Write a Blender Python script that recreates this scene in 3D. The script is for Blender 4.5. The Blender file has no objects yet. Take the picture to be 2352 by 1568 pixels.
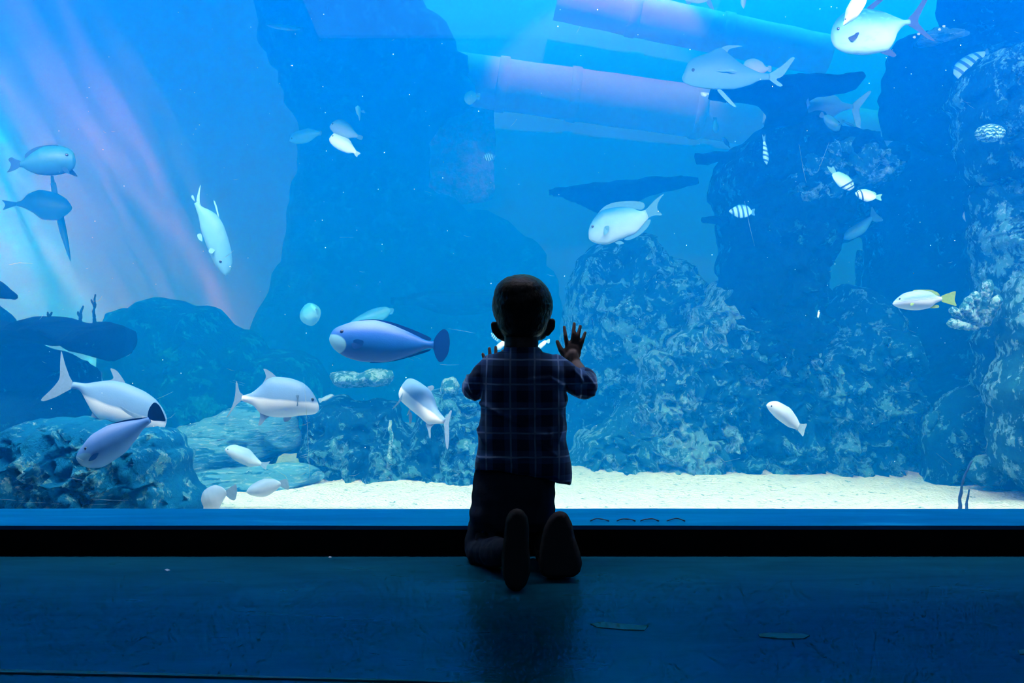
WS=(.0,.20,.84); WD=.34; WA=(0,.75,1.0); WAD=.10
LC=(.006,.34,.37); LC2=(.72,.64,.80)
SUN=3.2; TOPA=290; FRONT=640; LIL=3300; LIL2=420; EXPO=-0.40; VB=1; ROOM=18; REAR=420
import bpy, bmesh, math, random
import numpy as np
from mathutils import Vector, Matrix, noise
random.seed(7)
C = bpy.context.scene.collection
SC = bpy.context.scene
F = 2287.0; CX = 1176.0; CY = 784.0; CAMZ = 0.58
def P(px, py, d):
    "world point on the ray of a photo pixel at distance d into the scene"
    return Vector(((px - CX) / F * d, d, CAMZ - (py - CY) / F * d))

# ---------- tagging helpers ----------
def tag(o, label=None, cat=None, group=None, kind=None):
    if label: o['label'] = label
    if cat: o['category'] = cat
    if group: o['group'] = group
    if kind: o['kind'] = kind
    return o
def empty(name, loc=(0, 0, 0)):
    o = bpy.data.objects.new(name, None); C.objects.link(o); o.location = loc
    o.empty_display_size = 0.05
    return o
def mesh_obj(name, verts, faces, mat, parent=None, smooth=True):
    me = bpy.data.meshes.new(name)
    me.from_pydata([tuple(v) for v in verts], [], faces)
    me.update()
    if smooth: me.polygons.foreach_set('use_smooth', [True] * len(me.polygons))
    o = bpy.data.objects.new(name, me); C.objects.link(o)
    if mat: me.materials.append(mat)
    if parent: o.parent = parent
    return o
def bm_obj(name, bm, mat, parent=None, smooth=True):
    me = bpy.data.meshes.new(name); bmesh.ops.recalc_face_normals(bm, faces=bm.faces[:])
    bm.to_mesh(me); bm.free()
    if smooth: me.polygons.foreach_set('use_smooth', [True] * len(me.polygons))
    o = bpy.data.objects.new(name, me); C.objects.link(o)
    if mat: me.materials.append(mat)
    if parent: o.parent = parent
    return o
def box(name, x0, x1, y0, y1, z0, z1, mat, parent=None, bevel=0):
    bm = bmesh.new(); bmesh.ops.create_cube(bm, size=1)
    for v in bm.verts:
        v.co = Vector(((x0 + x1) / 2 + v.co.x * (x1 - x0), (y0 + y1) / 2 + v.co.y * (y1 - y0), (z0 + z1) / 2 + v.co.z * (z1 - z0)))
    if bevel: bmesh.ops.bevel(bm, geom=bm.edges[:], offset=bevel, segments=2, affect='EDGES')
    return bm_obj(name, bm, mat, parent, smooth=False)

# ---------- materials ----------
class NT:
    def __init__(s, name):
        s.m = bpy.data.materials.new(name); s.m.use_nodes = True
        s.t = s.m.node_tree; s.t.nodes.clear(); s.out = s.n('ShaderNodeOutputMaterial')
    def n(s, typ, **kw):
        nd = s.t.nodes.new(typ)
        for k, v in kw.items(): setattr(nd, k, v)
        return nd
    def l(s, a, b): s.t.links.new(a, b)
    def bsdf(s, col=(.5, .5, .5), rough=.6, spec=.3):
        b = s.n('ShaderNodeBsdfPrincipled')
        b.inputs['Base Color'].default_value = (*col, 1); b.inputs['Roughness'].default_value = rough
        b.inputs['Specular IOR Level'].default_value = spec
        s.l(b.outputs[0], s.out.inputs[0]); return b
    def coord(s, which='Object', scale=(1, 1, 1), rot=(0, 0, 0)):
        tc = s.n('ShaderNodeTexCoord'); mp = s.n('ShaderNodeMapping')
        mp.inputs['Scale'].default_value = scale; mp.inputs['Rotation'].default_value = rot
        s.l(tc.outputs[which], mp.inputs[0]); return mp.outputs[0]
    def noise(s, vec, scale, detail=4, rough=.55, dist=0):
        nd = s.n('ShaderNodeTexNoise'); nd.inputs['Scale'].default_value = scale
        nd.inputs['Detail'].default_value = detail; nd.inputs['Roughness'].default_value = rough
        nd.inputs['Distortion'].default_value = dist
        if vec: s.l(vec, nd.inputs['Vector'])
        return nd.outputs['Fac']
    def voro(s, vec, scale, feature='F1'):
        nd = s.n('ShaderNodeTexVoronoi', feature=feature); nd.inputs['Scale'].default_value = scale
        if vec: s.l(vec, nd.inputs['Vector'])
        return nd.outputs['Distance']
    def ramp(s, fac, stops):
        r = s.n('ShaderNodeValToRGB'); e = r.color_ramp.elements
        while len(e) < len(stops): e.new(.5)
        for i, (p, c) in enumerate(stops):
            e[i].position = p; e[i].color = (*c, 1) if len(c) == 3 else c
        s.l(fac, r.inputs[0]); return r.outputs[0]
    def math(s, op, a, b=None, clamp=False):
        nd = s.n('ShaderNodeMath', operation=op, use_clamp=clamp)
        for i, v in enumerate((a, b)):
            if v is None: continue
            if isinstance(v, (int, float)): nd.inputs[i].default_value = v
            else: s.l(v, nd.inputs[i])
        return nd.outputs[0]
    def mix(s, fac, a, b):
        nd = s.n('ShaderNodeMix', data_type='RGBA')
        if isinstance(fac, (int, float)): nd.inputs['Factor'].default_value = fac
        else: s.l(fac, nd.inputs['Factor'])
        for k, v in ((6, a), (7, b)):
            if isinstance(v, tuple): nd.inputs[k].default_value = (*v, 1)
            else: s.l(v, nd.inputs[k])
        return nd.outputs[2]
    def bump(s, h, strength, dist, b):
        nd = s.n('ShaderNodeBump'); nd.inputs['Strength'].default_value = strength
        nd.inputs['Distance'].default_value = dist
        s.l(h, nd.inputs['Height']); s.l(nd.outputs[0], b.inputs['Normal']); return nd

def mat_plain(name, col, rough=.6, spec=.3, bump=None):
    t = NT(name); b = t.bsdf(col, rough, spec)
    v = t.coord()
    n = t.noise(v, 14, 5)
    c = t.mix(n, tuple(x * .8 for x in col), tuple(min(1, x * 1.15) for x in col))
    t.l(c, b.inputs['Base Color'])
    if bump: t.bump(t.noise(v, bump[0], 6), bump[1], bump[2], b)
    return t.m

def mat_rock(name, dark, light, patch, pale, scale=1.0, cover=.52, strat=False):
    t = NT(name); b = t.bsdf(dark, .8, .2)
    sc = (1, 1, 1) if not strat else (.35, .35, 2.2)
    v = t.coord('Object', tuple(x * scale for x in sc))
    n1 = t.noise(v, 3.0, 8, .62, .4)
    big = t.noise(v, 1.7, 4, .6, .6)
    n2 = t.noise(v, 13.0, 10, .7, .25)
    thr = t.math('SUBTRACT', cover + .27, t.math('MULTIPLY', big, .62))
    crust = t.math('MULTIPLY', t.math('SUBTRACT', n2, thr), 16, True)
    c1 = t.ramp(n1, [(.3, dark), (.72, light)])
    c = t.mix(crust, c1, patch)
    n3 = t.noise(v, 38, 6, .65, .3)
    f3 = t.math('MULTIPLY', crust, t.math('MULTIPLY', t.math('SUBTRACT', n3, .53), 9, True))
    c = t.mix(f3, c, pale)
    b.inputs['Specular IOR Level'].default_value = .04
    t.l(c, b.inputs['Base Color'])
    vo = t.math('MINIMUM', t.voro(v, 7, 'F1'), .5)
    h = t.math('ADD', t.math('MULTIPLY', n2, 1.2), t.math('MULTIPLY', vo, 1.0))
    h = t.math('ADD', h, t.math('MULTIPLY', n3, .45))
    t.bump(h, 1.0, .11 / scale, b)
    return t.m

# ---------- outline -> solid lump ----------
def seg_dist(pts, poly):
    A = poly; B = np.roll(poly, -1, 0)
    d = B - A; L = (d ** 2).sum(1) + 1e-12
    best = np.full(len(pts), 1e9); near = np.zeros_like(pts)
    for i in range(len(A)):
        w = pts - A[i]; tt = np.clip((w @ d[i]) / L[i], 0, 1)
        q = A[i] + tt[:, None] * d[i]; dd = np.hypot(*(pts - q).T)
        m = dd < best; best[m] = dd[m]; near[m] = q[m]
    return best, near
def inside(pts, poly):
    x, y = pts.T; r = np.zeros(len(pts), bool); n = len(poly)
    for i in range(n):
        x1, y1 = poly[i]; x2, y2 = poly[(i + 1) % n]
        if y1 == y2: continue
        c = (y1 > y) != (y2 > y)
        r ^= c & (x < (x2 - x1) * (y - y1) / (y2 - y1) + x1)
    return r
def fbm(p, sc, octv=4, seed=0.0, ridged=False):
    v = 0; a = 1; tot = 0; q = p * sc + Vector((seed * 7.3, seed * 3.1, -seed * 5.7))
    for _ in range(octv):
        n = noise.noise(q)
        if ridged: n = 1 - 2 * abs(n) - .45
        v += n * a; tot += a; a *= .55; q = q * 2.03
    return v / tot
def lump(name, poly, d, Tf, Tb, mat, R=None, res=.028, seed=1., amp=.07, sc=2.2, hi=.5, ridged=True, pit=0., parent=None, strat=0, label=None, cat='rock'):
    """closed solid whose outline is the pixel polygon at distance d, bulging Tf
    to the front and Tb to the back, roughened in 3-D"""
    W = np.array([(P(x, y, d).x, P(x, y, d).z) for x, y in poly])
    # roughen the outline itself
    out = []
    for i in range(len(W)):
        a = W[i]; b = W[(i + 1) % len(W)]; L = np.hypot(*(b - a)); n = max(1, int(L / (res * 1.5)))
        nrm = np.array([b[1] - a[1], a[0] - b[0]]) / (L + 1e-9)
        for k in range(n):
            q = a + (b - a) * k / n
            f = fbm(Vector((q[0], seed, q[1])), 8, 5, seed) * amp * 1.25
            out.append(q + nrm * f)
    W = np.array(out)
    lo = W.min(0) - res; hi_ = W.max(0) + res
    nx = int((hi_[0] - lo[0]) / res) + 2; nz = int((hi_[1] - lo[1]) / res) + 2
    gx, gz = np.meshgrid(lo[0] + np.arange(nx) * res, lo[1] + np.arange(nz) * res, indexing='ij')
    pts = np.stack([gx.ravel(), gz.ravel()], 1)
    ins = inside(pts, W)
    ing = ins.reshape(nx, nz)
    cell = ing[:-1, :-1] & ing[1:, :-1] & ing[:-1, 1:] & ing[1:, 1:]
    used = np.zeros((nx, nz), bool); cnt = np.zeros((nx, nz), int)
    for dx in (0, 1):
        for dz in (0, 1):
            cnt[dx:nx - 1 + dx, dz:nz - 1 + dz] += cell
    used = cnt > 0; bnd = used & (cnt < 4)
    idx = -np.ones((nx, nz), int)
    dist, near = seg_dist(pts, W)
    dist = dist.reshape(nx, nz); near = near.reshape(nx, nz, 2)
    if R is None: R = max(.12, dist[used].max() * .75)
    off = Vector(P(*np.mean(np.array(poly), 0), d)); off = Vector((off.x, d, min(W[:, 1].min(), off.z)))
    verts = []; fi = -np.ones((nx, nz), int); bi = -np.ones((nx, nz), int)
    for i, j in zip(*np.nonzero(used)):
        if bnd[i, j]:
            x, z = near[i, j]; fi[i, j] = bi[i, j] = len(verts)
            p = Vector((x, d, z)); verts.append(p - off)
        else:
            x = gx[i, j]; z = gz[i, j]; tq = min(dist[i, j] / R, 1)
            f = math.sqrt(1 - (1 - tq) ** 2)
            p0 = Vector((x, d, z))
            big = fbm(p0, .9 * sc, 3, seed + 3, False)
            rd = fbm(p0, 1.6 * sc, 3, seed + 9, True)
            sm = fbm(p0, 4.5 * sc, 4, seed + 5, ridged)
            edge = min(1, dist[i, j] / (res * 3)); fine = fbm(p0, 11 * sc, 2, seed + 31, True)
            dep = f * Tf * (1 + .55 * big) + edge * (amp * 1.7 * rd + amp * hi * 2.0 * sm + amp * hi * .8 * fine)
            if pit:
                dep -= edge * pit * max(0, fbm(p0, 2.6 * sc, 2, seed + 20) - .12) * 3
            if strat:
                dep += edge * strat * math.sin(z * 60 + 3 * noise.noise(p0 * 2))
            dz = edge * amp * .6 * noise.noise(p0 * 4 * sc)
            fi[i, j] = len(verts); verts.append(Vector((x, d - max(dep, .01), z + dz)) - off)
            bi[i, j] = len(verts); verts.append(Vector((x, d + f * Tb * (1 + .3 * big) + .01, z)) - off)
    faces = []
    for i, j in zip(*np.nonzero(cell)):
        a, b, c, e = (i, j), (i + 1, j), (i + 1, j + 1), (i, j + 1)
        for s_, g in ((1, fi), (0, bi)):
            q = [int(g[k]) for k in (a, b, c, e)]
            if len(set(q)) == 4:
                if not s_: q = q[::-1]
                if s_ or not all(bnd[k] for k in (a, b, c, e)): faces.append(q)
    o = mesh_obj(name, verts, faces, mat, parent)
    o.location = off
    if label: tag(o, label, cat)
    return o
def tube_mesh(path, rads, n=10, cap=True):
    bm = bmesh.new(); rings = []
    path = [Vector(p) for p in path]
    for i, p in enumerate(path):
        t = (path[min(i + 1, len(path) - 1)] - path[max(i - 1, 0)]).normalized()
        u = t.cross(Vector((0, 1, 0)));
        if u.length < .1: u = t.cross(Vector((1, 0, 0)))
        u.normalize(); w = t.cross(u)
        r = rads[i] if hasattr(rads, '__len__') else rads
        rings.append([bm.verts.new(p + (u * math.cos(a) + w * math.sin(a)) * r) for a in [2 * math.pi * k / n for k in range(n)]])
    for a, b in zip(rings[:-1], rings[1:]):
        for k in range(n): bm.faces.new((a[k], a[(k + 1) % n], b[(k + 1) % n], b[k]))
    if cap:
        for r, s_ in ((rings[0], 1), (rings[-1], -1)): bm.faces.new(r[::s_])
    return bm
# ================= materials of the place =================
M = {}
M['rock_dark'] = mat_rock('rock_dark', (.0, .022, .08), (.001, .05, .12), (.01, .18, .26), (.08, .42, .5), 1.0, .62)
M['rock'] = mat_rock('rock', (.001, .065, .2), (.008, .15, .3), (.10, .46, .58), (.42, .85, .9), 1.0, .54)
M['rock_near_hazed'] = mat_rock('rock_near_hazed', (.001, .22, .62), (.01, .36, .72), (.12, .6, .82), (.55, .92, .97), 1.3, .56)  # water haze put into the colour: brighter and bluer than the other rocks
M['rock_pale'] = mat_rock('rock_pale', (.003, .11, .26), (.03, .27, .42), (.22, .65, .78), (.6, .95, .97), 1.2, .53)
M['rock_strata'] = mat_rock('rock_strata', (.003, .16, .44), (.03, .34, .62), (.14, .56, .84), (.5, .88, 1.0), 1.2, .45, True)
M['rock_mid_hazed'] = mat_rock('rock_mid_hazed', (.0, .10, .24), (.001, .17, .3), (.005, .3, .36), (.03, .5, .5), .8, .58)  # teal with some of the water haze mixed into the colour
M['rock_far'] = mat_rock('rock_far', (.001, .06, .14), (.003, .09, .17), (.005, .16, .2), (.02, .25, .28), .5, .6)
M['coral'] = mat_rock('coral', (.02, .2, .3), (.08, .42, .5), (.4, .8, .82), (.8, .98, .97), 2.6, .5)

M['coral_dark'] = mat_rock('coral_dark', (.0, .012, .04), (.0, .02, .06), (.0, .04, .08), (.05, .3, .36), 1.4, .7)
M['slab'] = mat_rock('lit_patch_lilac', (.12, .3, .5), (.25, .4, .6), (.5, .4, .75), (.5, .5, .8), .8, .5)  # lilac light of the lit wall patch put into the colour
t = NT('tank_paint'); b = t.bsdf((.25,.45,.65), .9, .1)
v = t.coord('Object', (1, 1, 1)); c = t.ramp(t.noise(v, .8, 6, .6, .5), [(.3, (.10, .17, .31)), (.7, (.14, .22, .39))])
t.l(c, b.inputs['Base Color']); M['tank_paint'] = t.m

t = NT('tank_backdrop'); b = t.bsdf((.5, .6, .8), .9, .1)
v = t.coord('Object', (1, 1, 1)); c = t.ramp(t.noise(v, 1.3, 6, .6, .8), [(.3, (.10, .17, .31)), (.7, (.14, .22, .39))])
t.l(c, b.inputs['Base Color']); M['backdrop'] = t.m

t = NT('white_gravel_sand'); b = t.bsdf((.9, .92, .9), .95, .1)
v = t.coord(); n = t.noise(v, 30, 6, .7, .3)
t.l(t.ramp(n, [(.34, (.12, .38, .5)), (.42, (.8, .88, .88)), (.7, (.92, .95, .93))]), b.inputs['Base Color'])
t.bump(t.math('ADD', n, t.voro(v, 70)), .8, .03, b); M['sand'] = t.m

t = NT('room_black'); b = t.bsdf((.012, .012, .014), .8, .1)
t.l(t.ramp(t.noise(t.coord(), 6, 4), [(0, (.002, .002, .003)), (1, (.004, .004, .005))]), b.inputs['Base Color']); M['black'] = t.m

t = NT('worn_vinyl_floor'); b = t.bsdf((.06, .09, .12), .5, .4)
v = t.coord(); n = t.noise(t.coord('Object', (1.2, 4, 1)), 2.2, 9, .65, .5); n2 = t.noise(v, 120, 3)
s1 = t.noise(t.coord('Object', (2.0, 14, 1), (0, 0, .2)), 2.5, 6, .8, .3)
c = t.ramp(n, [(.25, (.002, .03, .055)), (.55, (.003, .06, .105)), (.8, (.004, .09, .15))])
c = t.mix(t.ramp(s1, [(.60, (0, 0, 0)), (.72, (1, 1, 1))]), c, (.004, .08, .13))
t.l(c, b.inputs['Base Color']); t.l(t.ramp(n, [(.2, (.55, .55, .55)), (.8, (.36, .36, .36))]), b.inputs['Roughness'])
t.bump(t.math('ADD', n, t.math('MULTIPLY', n2, .25)), .12, .005, b); b.inputs['Specular IOR Level'].default_value = 0
gl = t.n('ShaderNodeBsdfGlossy'); gl.inputs[0].default_value = (.001, .085, .16, 1); t.l(t.ramp(n, [(.2, (.36, .36, .36)), (.8, (.24, .24, .24))]), gl.inputs['Roughness'])
ad = t.n('ShaderNodeAddShader'); t.l(b.outputs[0], ad.inputs[0]); t.l(gl.outputs[0], ad.inputs[1]); t.l(ad.outputs[0], t.out.inputs[0]); M['floor'] = t.m

t = NT('painted_sill'); b = t.bsdf((.10, .13, .16), .35, .5)
n = t.noise(t.coord('Object', (.7, 5, 5)), 3, 8, .65, .4)
t.l(t.ramp(n, [(.25, (.0, .08, .2)), (.6, (.001, .12, .28)), (.75, (.004, .22, .42))]), b.inputs['Base Color'])
t.bump(n, .3, .004, b); b.inputs['Specular IOR Level'].default_value = 0
gl = t.n('ShaderNodeBsdfGlossy'); gl.inputs[0].default_value = (.001, .10, .19, 1); gl.inputs['Roughness'].default_value = .25
ad = t.n('ShaderNodeAddShader'); t.l(b.outputs[0], ad.inputs[0]); t.l(gl.outputs[0], ad.inputs[1]); t.l(ad.outputs[0], t.out.inputs[0]); M['sill'] = t.m

t = NT('acrylic_pane'); tr = t.n('ShaderNodeBsdfTransparent'); gl = t.n('ShaderNodeBsdfGlossy'); gl.inputs['Roughness'].default_value = .0
lw = t.n('ShaderNodeLayerWeight'); lw.inputs['Blend'].default_value = .12
fac = t.math('ADD', t.math('MULTIPLY', lw.outputs['Facing'], .25), .02)
mx = t.n('ShaderNodeMixShader'); t.l(fac, mx.inputs[0]); t.l(tr.outputs[0], mx.inputs[1]); t.l(gl.outputs[0], mx.inputs[2])
tr.inputs[0].default_value = (.97, .985, .99, 1)
t.l(mx.outputs[0], t.out.inputs[0]); M['glass'] = t.m

t = NT('blue_tank_water'); vs = t.n('ShaderNodeVolumeScatter'); va = t.n('ShaderNodeVolumeAbsorption'); ad = t.n('ShaderNodeAddShader')
vs.inputs['Color'].default_value = (*WS, 1); vs.inputs['Density'].default_value = WD
try: vs.inputs['Anisotropy'].default_value = 0.0
except Exception: pass
va.inputs['Color'].default_value = (*WA, 1); va.inputs['Density'].default_value = WAD
t.l(vs.outputs[0], ad.inputs[0]); t.l(va.outputs[0], ad.inputs[1]); t.l(ad.outputs[0], t.out.inputs['Volume']); M['water'] = t.m

# ================= room =================
XL, XR = -6.4, 6.4; YG0, YG1 = 2.845, 2.885; YB = 10.2; ZT = 4.3
def structure(o): o['kind'] = 'structure'; return o
structure(box('floor', XL, XR, -3, 2.72, -.1, 0, M['floor']))
structure(box('ceiling', XL, XR, -3, 2.9, 3.2, 3.3, M['black']))
structure(box('wall_rear', XL, XR, -3.1, -3, 0, 3.2, M['black']))
structure(box('wall_left', XL - .1, XL, -3, 2.895, -.1, 3.3, M['black']))
structure(box('wall_right', XR, XR + .1, -3, 2.895, -.1, 3.3, M['black']))
structure(box('wall_front', XL, XR, 2.80, 2.90, 2.3, 5.0, M['black']))
# step with sloping sill below the pane
ZF = CAMZ - (1205 - CY) / F * 2.70; ZG = CAMZ - (1168 - CY) / F * YG0
bm = bmesh.new(); N = 160; prof = []
def sill_pt(x, y, z): return (x, y, z + .0012 * noise.noise(Vector((x * 3, y * 9, 0))))
st = structure(box('trim_1', XL, XR, 2.70, YG1 + .004, -.12, ZF - .004, M['black']))
vv = []; ff = []
for i in range(N + 1):
    x = XL + (XR - XL) * i / N
    w = .0012 * noise.noise(Vector((x * 2.1, 0, 0))); w2 = .0022 * noise.noise(Vector((x * 1.3, 5, 0)))
    vv += [(x, 2.694, ZF - .012), (x, 2.694, ZF + w - .001), (x, 2.70, ZF + w), (x, YG0 - .002, ZG + w2), (x, YG0 - .002, ZF - .012)]
for i in range(N):
    a = i * 5; b_ = a + 5
    for k in range(4): ff.append((a + k, b_ + k, b_ + k + 1, a + k + 1))
    ff.append((a + 4, b_ + 4, b_, a))
structure(mesh_obj('trim_2', vv, ff, M['sill'], smooth=False))
# pane
win = structure(box('window_1', XL, XR, YG0, YG1, ZF - .01, 2.35, M['glass']))
# tank shell
structure(box('wall_back', XL - .2, XR + .2, YB, YB + .2, -.8, 5.0, M['tank_paint']))
structure(box('wall_tank_left', XL - .2, XL, 2.9, YB, -.8, 5.0, M['backdrop']))
structure(box('wall_tank_right', XR, XR + .2, 2.9, YB, -.8, 5.0, M['tank_paint']))
wt = box('water', XL + .01, XR - .01, 2.905, YB - .01, -.6, ZT, M['water']); tag(wt, 'clear blue water filling the big tank behind the pane', 'water', kind='stuff')
# sand
vv = []; ff = []; NX, NY = 260, 130
def sandz(x, y):
    return -.10 + .035 * noise.noise(Vector((x * .9, y * .9, 2))) + .015 * noise.noise(Vector((x * 5, y * 5, 0))) + .009 * noise.noise(Vector((x * 22, y * 22, 0)))
for j in range(NY + 1):
    y = 2.91 + (YB - .02 - 2.91) * (j / NY) ** 1.4
    for i in range(NX + 1):
        x = (XL + (XR - XL) * i / NX) * .998; vv.append((x, y, sandz(x, y)))
for j in range(NY):
    for i in range(NX):
        a = j * (NX + 1) + i; ff.append((a, a + 1, a + NX + 2, a + NX + 1))
sd = mesh_obj('sand_bed', vv, ff, M['sand'])
tag(sd, 'bright white coarse sand bed on the bottom of the tank', 'sand', kind='stuff')
def rock(poly, d, label, mat='rock', Tf=.35, Tb=.3, name='rock', cat='rock', **kw):
    return lump(name, poly, d, Tf, Tb, M[mat], label=label, cat=cat, **kw)
# far rock face filling the middle
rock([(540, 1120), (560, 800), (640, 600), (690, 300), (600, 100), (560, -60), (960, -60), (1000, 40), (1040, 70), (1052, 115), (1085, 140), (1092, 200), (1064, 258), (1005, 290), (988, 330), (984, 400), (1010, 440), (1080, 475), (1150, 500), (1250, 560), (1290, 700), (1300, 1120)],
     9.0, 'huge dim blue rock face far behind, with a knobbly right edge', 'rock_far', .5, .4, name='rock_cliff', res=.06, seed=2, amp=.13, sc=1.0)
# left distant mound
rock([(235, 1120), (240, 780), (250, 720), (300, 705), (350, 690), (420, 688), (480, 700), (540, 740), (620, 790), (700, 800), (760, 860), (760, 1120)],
     6.6, 'dim greenish rock mound behind the two silvery fish at left', 'rock_mid_hazed', .5, .4, seed=4, res=.04, amp=.1)
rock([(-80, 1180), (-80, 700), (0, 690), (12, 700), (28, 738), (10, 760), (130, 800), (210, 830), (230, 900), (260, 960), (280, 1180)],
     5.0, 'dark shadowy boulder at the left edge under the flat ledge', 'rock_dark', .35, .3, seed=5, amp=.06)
led = rock([(-120, 732), (60, 738), (66, 727), (110, 730), (180, 735), (240, 738), (292, 748), (286, 790), (270, 830), (200, 815), (150, 792), (60, 788), (-120, 790)],
     4.7, 'dark flat rock ledge with three stubby twigs standing on it', 'coral_dark', .35, .3, name='rock_ledge', cat='rock ledge', seed=6, res=.018, amp=.025, hi=1)
rock([(-60, 640), (0, 645), (20, 660), (45, 680), (38, 690), (0, 684), (-60, 680)], 4.3, 'dark coral branch poking in from the left edge', 'coral_dark', .06, .06, name='coral_branch', cat='coral', seed=7, res=.009, amp=.012)
# pitted rock, lower left
rock([(-60, 1240), (-60, 1010), (30, 985), (90, 965), (160, 960), (250, 962), (330, 975), (385, 985), (415, 1010), (432, 1045), (430, 1080), (440, 1110), (458, 1150), (462, 1240)],
     3.75, 'pitted reef rock with bright specks behind the sill at lower left', 'rock_near_hazed', .28, .3, seed=8, res=.013, amp=.06, sc=3.8, hi=1.1, pit=.05)
# stratified slabs
rock([(380, 1180), (400, 985), (470, 960), (560, 925), (640, 915), (688, 940), (690, 1000), (696, 1042), (640, 1050), (560, 1180)], 5.0, 'pale layered rock slab beside the striped trunk of reef', 'rock_strata', .3, .3, name='rock_slab', seed=9, res=.02, amp=.05, strat=.012)
rock([(400, 1180), (430, 1085), (520, 1072), (640, 1062), (700, 1062), (742, 1085), (745, 1100), (600, 1180)], 4.75, 'low pale layered slab lying on the sand at left', 'rock_strata', .22, .3, name='rock_slab', seed=10, res=.02, amp=.04, strat=.012)
# middle pitted rock
rock([(680, 1180), (684, 1000), (690, 930), (740, 912), (800, 905), (860, 912), (915, 930), (940, 980), (960, 905), (1010, 890), (1060, 880), (1120, 890), (1160, 1000), (1170, 1180)],
     5.25, 'mottled pitted reef rock in the middle behind the kneeling child', 'rock', .4, .4, seed=11, res=.022, amp=.09, sc=2.6, hi=1., pit=.09)
rock([(755, 858), (790, 852), (850, 848), (900, 852), (910, 870), (895, 888), (830, 892), (770, 884)], 5.0, 'bright speckled flat coral patch under the blue fish', 'coral', .12, .12, name='coral_plate', cat='coral', seed=12, res=.011, amp=.03, sc=5)
rock([(1010, 900), (1018, 868), (1045, 862), (1056, 885), (1050, 905), (1030, 915)], 5.0, 'small pale coral clump left of the child elbow', 'coral', .08, .08, name='coral_clump', cat='coral', seed=13, res=.009, amp=.02, sc=5)
# table coral in open water
rock([(1220, 438), (1250, 436), (1300, 430), (1400, 417), (1500, 408), (1560, 405), (1600, 410), (1617, 415), (1600, 424), (1560, 434), (1510, 446), (1460, 462), (1420, 478), (1395, 495), (1370, 490), (1330, 470), (1290, 452), (1240, 445)],
     6.2, 'wide flat table coral spreading above the pale surgeonfish', 'coral_dark', .3, .3, name='table_coral', cat='coral', seed=14, res=.016, amp=.02, sc=3)
rock([(860, 690), (930, 678), (1010, 668), (1110, 662), (1180, 660), (1180, 700), (1100, 720), (1040, 725), (960, 705)], 7.4, 'dim wide table coral left of the child head', 'rock_far', .3, .3, name='table_coral', cat='coral', seed=15, res=.03, amp=.03)
# mound right of the child
rock([(1230, 1180), (1262, 980), (1285, 850), (1292, 740), (1300, 660), (1330, 600), (1352, 565), (1400, 548), (1470, 538), (1500, 545), (1540, 575), (1590, 605), (1625, 680), (1660, 780), (1660, 1180)],
     6.2, 'tall rounded rock mound just right of the raised hand', 'rock', .6, .4, seed=16, res=.026, amp=.08, sc=2.4, hi=1.)
rock([(1190, 1180), (1210, 1095), (1310, 1030), (1350, 990), (1400, 930), (1440, 880), (1450, 800), (1500, 775), (1560, 735), (1600, 690), (1640, 640), (1700, 660), (1760, 720), (1760, 1180)],
     5.75, 'sloping pale rubble rock descending to the sand at centre right', 'rock_pale', .5, .4, seed=17, res=.022, amp=.1, sc=3.2, hi=1.2, pit=.06)
# central pillar
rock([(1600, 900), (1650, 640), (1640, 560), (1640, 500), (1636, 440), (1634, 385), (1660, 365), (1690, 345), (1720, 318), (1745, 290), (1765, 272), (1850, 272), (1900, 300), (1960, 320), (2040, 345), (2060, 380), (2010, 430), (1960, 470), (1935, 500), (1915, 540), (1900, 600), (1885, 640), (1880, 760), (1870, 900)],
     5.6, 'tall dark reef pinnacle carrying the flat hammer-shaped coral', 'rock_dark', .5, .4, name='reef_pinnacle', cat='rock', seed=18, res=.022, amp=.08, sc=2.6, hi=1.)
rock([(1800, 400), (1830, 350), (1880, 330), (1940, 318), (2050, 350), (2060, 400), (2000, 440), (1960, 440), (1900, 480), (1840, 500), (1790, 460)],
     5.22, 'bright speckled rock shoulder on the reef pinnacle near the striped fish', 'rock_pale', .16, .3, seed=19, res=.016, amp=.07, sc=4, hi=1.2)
rock([(1592, 352), (1640, 347), (1700, 352), (1700, 380), (1648, 372), (1625, 382), (1598, 378)], 5.4, 'upper dark stub of rock sticking out left from the reef pinnacle', 'coral_dark', .08, .08, name='rock_stub', seed=20, res=.01, amp=.018)
rock([(1608, 500), (1640, 496), (1690, 500), (1690, 518), (1640, 514), (1612, 513)], 5.4, 'lower dark stub of rock sticking out left from the reef pinnacle', 'coral_dark', .05, .05, name='rock_stub', seed=21, res=.009, amp=.012)
rock([(1628, 206), (1660, 200), (1720, 192), (1780, 182), (1820, 177), (1900, 180), (1952, 176), (1972, 190), (1966, 205), (1930, 213), (1880, 222), (1845, 240), (1838, 255), (1850, 285), (1760, 285), (1768, 252), (1752, 238), (1720, 232), (1670, 226), (1632, 221)],
     5.15, 'dark hammer-shaped table coral on top of the reef pinnacle', 'coral_dark', .3, .25, name='table_coral', cat='coral', seed=22, res=.012, amp=.014)
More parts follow.
